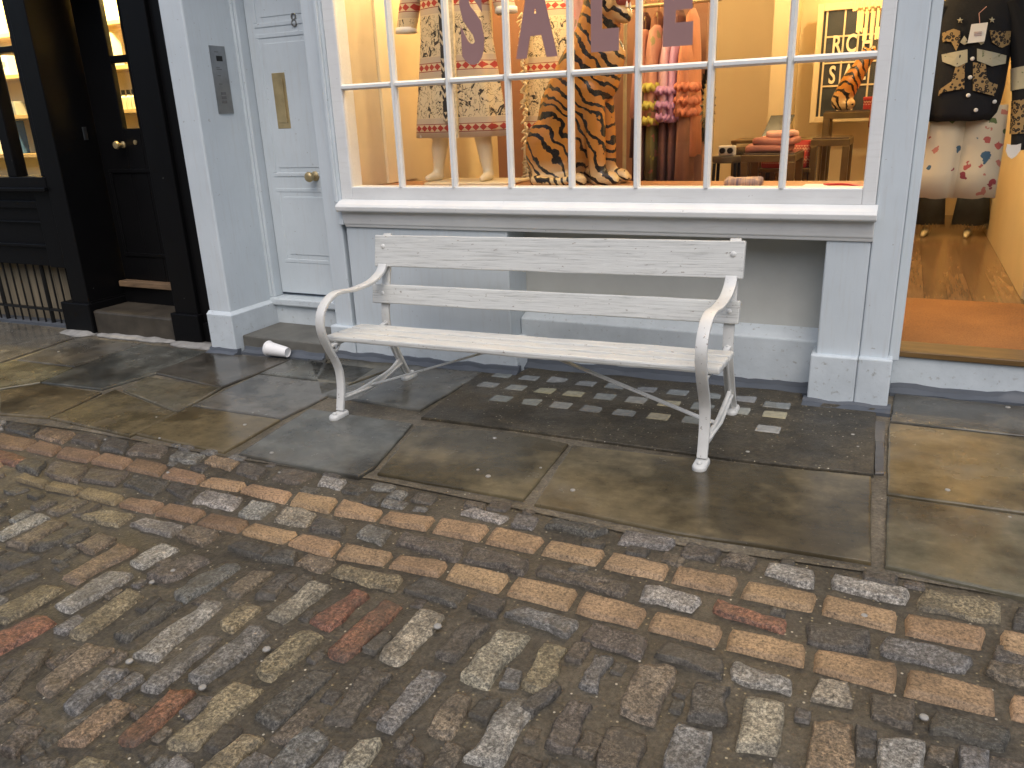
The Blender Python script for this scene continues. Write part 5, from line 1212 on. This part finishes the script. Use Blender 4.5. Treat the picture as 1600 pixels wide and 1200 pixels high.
m = MB(); p = at(1526, 50, YJ-.14); m.hexa([(p.x-.035, p.y, p.z-.052), (p.x+.042, p.y, p.z-.048), (p.x+.042, p.y+.003, p.z-.048), (p.x-.035, p.y+.003, p.z-.052), (p.x-.028, p.y+.01, p.z+.04), (p.x+.046, p.y+.01, p.z+.043), (p.x+.046, p.y+.013, p.z+.043), (p.x-.028, p.y+.013, p.z+.04)])
tg = m.build('swing_tag', PAPER, JK); m = MB(); m.tube([(p.x+.01, p.y+.012, p.z+.04), (p.x+.0, p.y+.02, p.z+.09), (p.x+.03, p.y+.03, p.z+.12)], .002, 6); m.build('tag_string', ROSE, tg)
m = MB()
for k in range(3): m.box(p.x-.012+k*.001, p.x+.024, p.y+.0012+.0011*k*0, p.y+.0035, p.z-.002-k*.008, p.z+.001-k*.008)
m.build('tag_print', plain('pale_print', (.45, .30, .28), .7), tg)
m = MB(); p = at(1583, 235, YJ-.10); m.prism([(p.x-.032, p.z+.035), (p.x-.012, p.z+.028), (p.x+.012, p.z+.028), (p.x+.032, p.z+.035), (p.x+.034, p.z-.0), (p.x+.018, p.z-.03), (p.x, p.z-.044), (p.x-.02, p.z-.03), (p.x-.034, p.z)], 'y', p.y, p.y+.004); m.build('shaped_tag', PAPER, JK)
TR = thing('floral_trousers', (at(1505, 250, YJ).x, YJ, .94), 'cream trousers with blue and pink flowers hanging below the black jacket', 'trousers')
FLO = m_floral('cream_floral_cloth', (.66, .55, .38), [(.45, .10, .08), (.06, .12, .18), (.55, .20, .14), (.12, .16, .05), (.30, .05, .06)], 15, .36)
for px, w, yo in ((1472, .105, 0), (1530, .115, .01)):
    m = MB(); x = at(px, 250, YJ+.03).x; zt_ = at(px, 165, YJ).z; zb_ = at(px, 309, YJ).z
    loft_cloth(m, [(x-.012, YJ+.03+yo, zb_, w, .07), (x-.006, YJ+.03+yo, zb_+.15, w*.97, .068), (x, YJ+.03+yo, zb_+.35, w*.93, .065), (x+.004, YJ+.03+yo, zt_, w*.85, .06)], 36, 5, .07, px)
    m.build('trouser_leg', FLO, TR, smooth=True)
# denim clad legs of the mannequin further in
YD2 = 8.7; xd = at(1480, 330, YD2).x
o = thing('mannequin', (xd, YD2, .232), 'pale mannequin with frayed dark jeans at the end of the passage', 'mannequin')
for dx in (-.16, .20):
    x = xd+dx
    m = MB(); loft_cloth(m, [(x, YD2, .34, .155, .12), (x, YD2, .62, .13, .10), (x, YD2, 1.15, .12, .10)], 28, 5, .06, dx*9); l_ = m.build('jean_leg', plain('blue_black_denim', (.035, .042, .055), .85, var=.25), o, smooth=True)
    m = MB()
    for k in range(30): t = 2*math.pi*k/30; m.tube([(x+.152*math.cos(t), YD2+.118*math.sin(t), .35), (x+.155*math.cos(t)+rnd(-.01, .01), YD2+.12*math.sin(t), .315-rnd(0, .02))], [.007, .003], 5)
    m.build('frayed_hem', plain('frayed_thread', (.20, .15, .09), .9), l_)
    m = MB(); limb(m, [(x, YD2, .40), (x, YD2, .28)], [.04, .035]); limb(m, [(x, YD2+.02, .265), (x-.03, YD2-.20, .25)], [.04, .022]); remesh(m, 'foot', MANN, o, .012, 2)
m = MB(); loft_cloth(m, [(xd+.03, YD2, 1.1, .2, .12), (xd+.03, YD2, 1.6, .2, .12), (xd+.03, YD2, 1.7, .1, .08)], 28, 4, .05, 1); m.build('top', JB, o, smooth=True)
m = MB(); limb(m, [(xd+.03, YD2, 1.65), (xd+.03, YD2, 1.75)], [.05, .05]); m.ball((xd+.03, YD2, 1.85), (.075, .09, .115), 14, 12); remesh(m, 'head', MANN, o, .012, 2)

# ------------------------------------------------------------------ other side of the street, out of view, height and distance set for daylight
OB = thing('unseen_building_opposite', (-1.5, -6.4, 0), 'unseen brick terrace across the lane, sized to shape the daylight', 'building')
mb = MB(); mb.box(-16, 10, -9, -6.4, -.4, 5.0); mb.build('wall', plain('buff_brick', (.34, .29, .24), .85, var=.2), OB)
for i in range(10):
    for z in (.9, 3.0):
        mb = MB(); x = -14+i*2.4; mb.box(x, x+1.2, -6.41, -6.38, z, z+1.5); w_ = mb.build('window', plain('dark_pane', (.03, .035, .04), .1, bump=0) if i == 0 and z < 1 else bpy.data.materials['dark_pane'], OB)
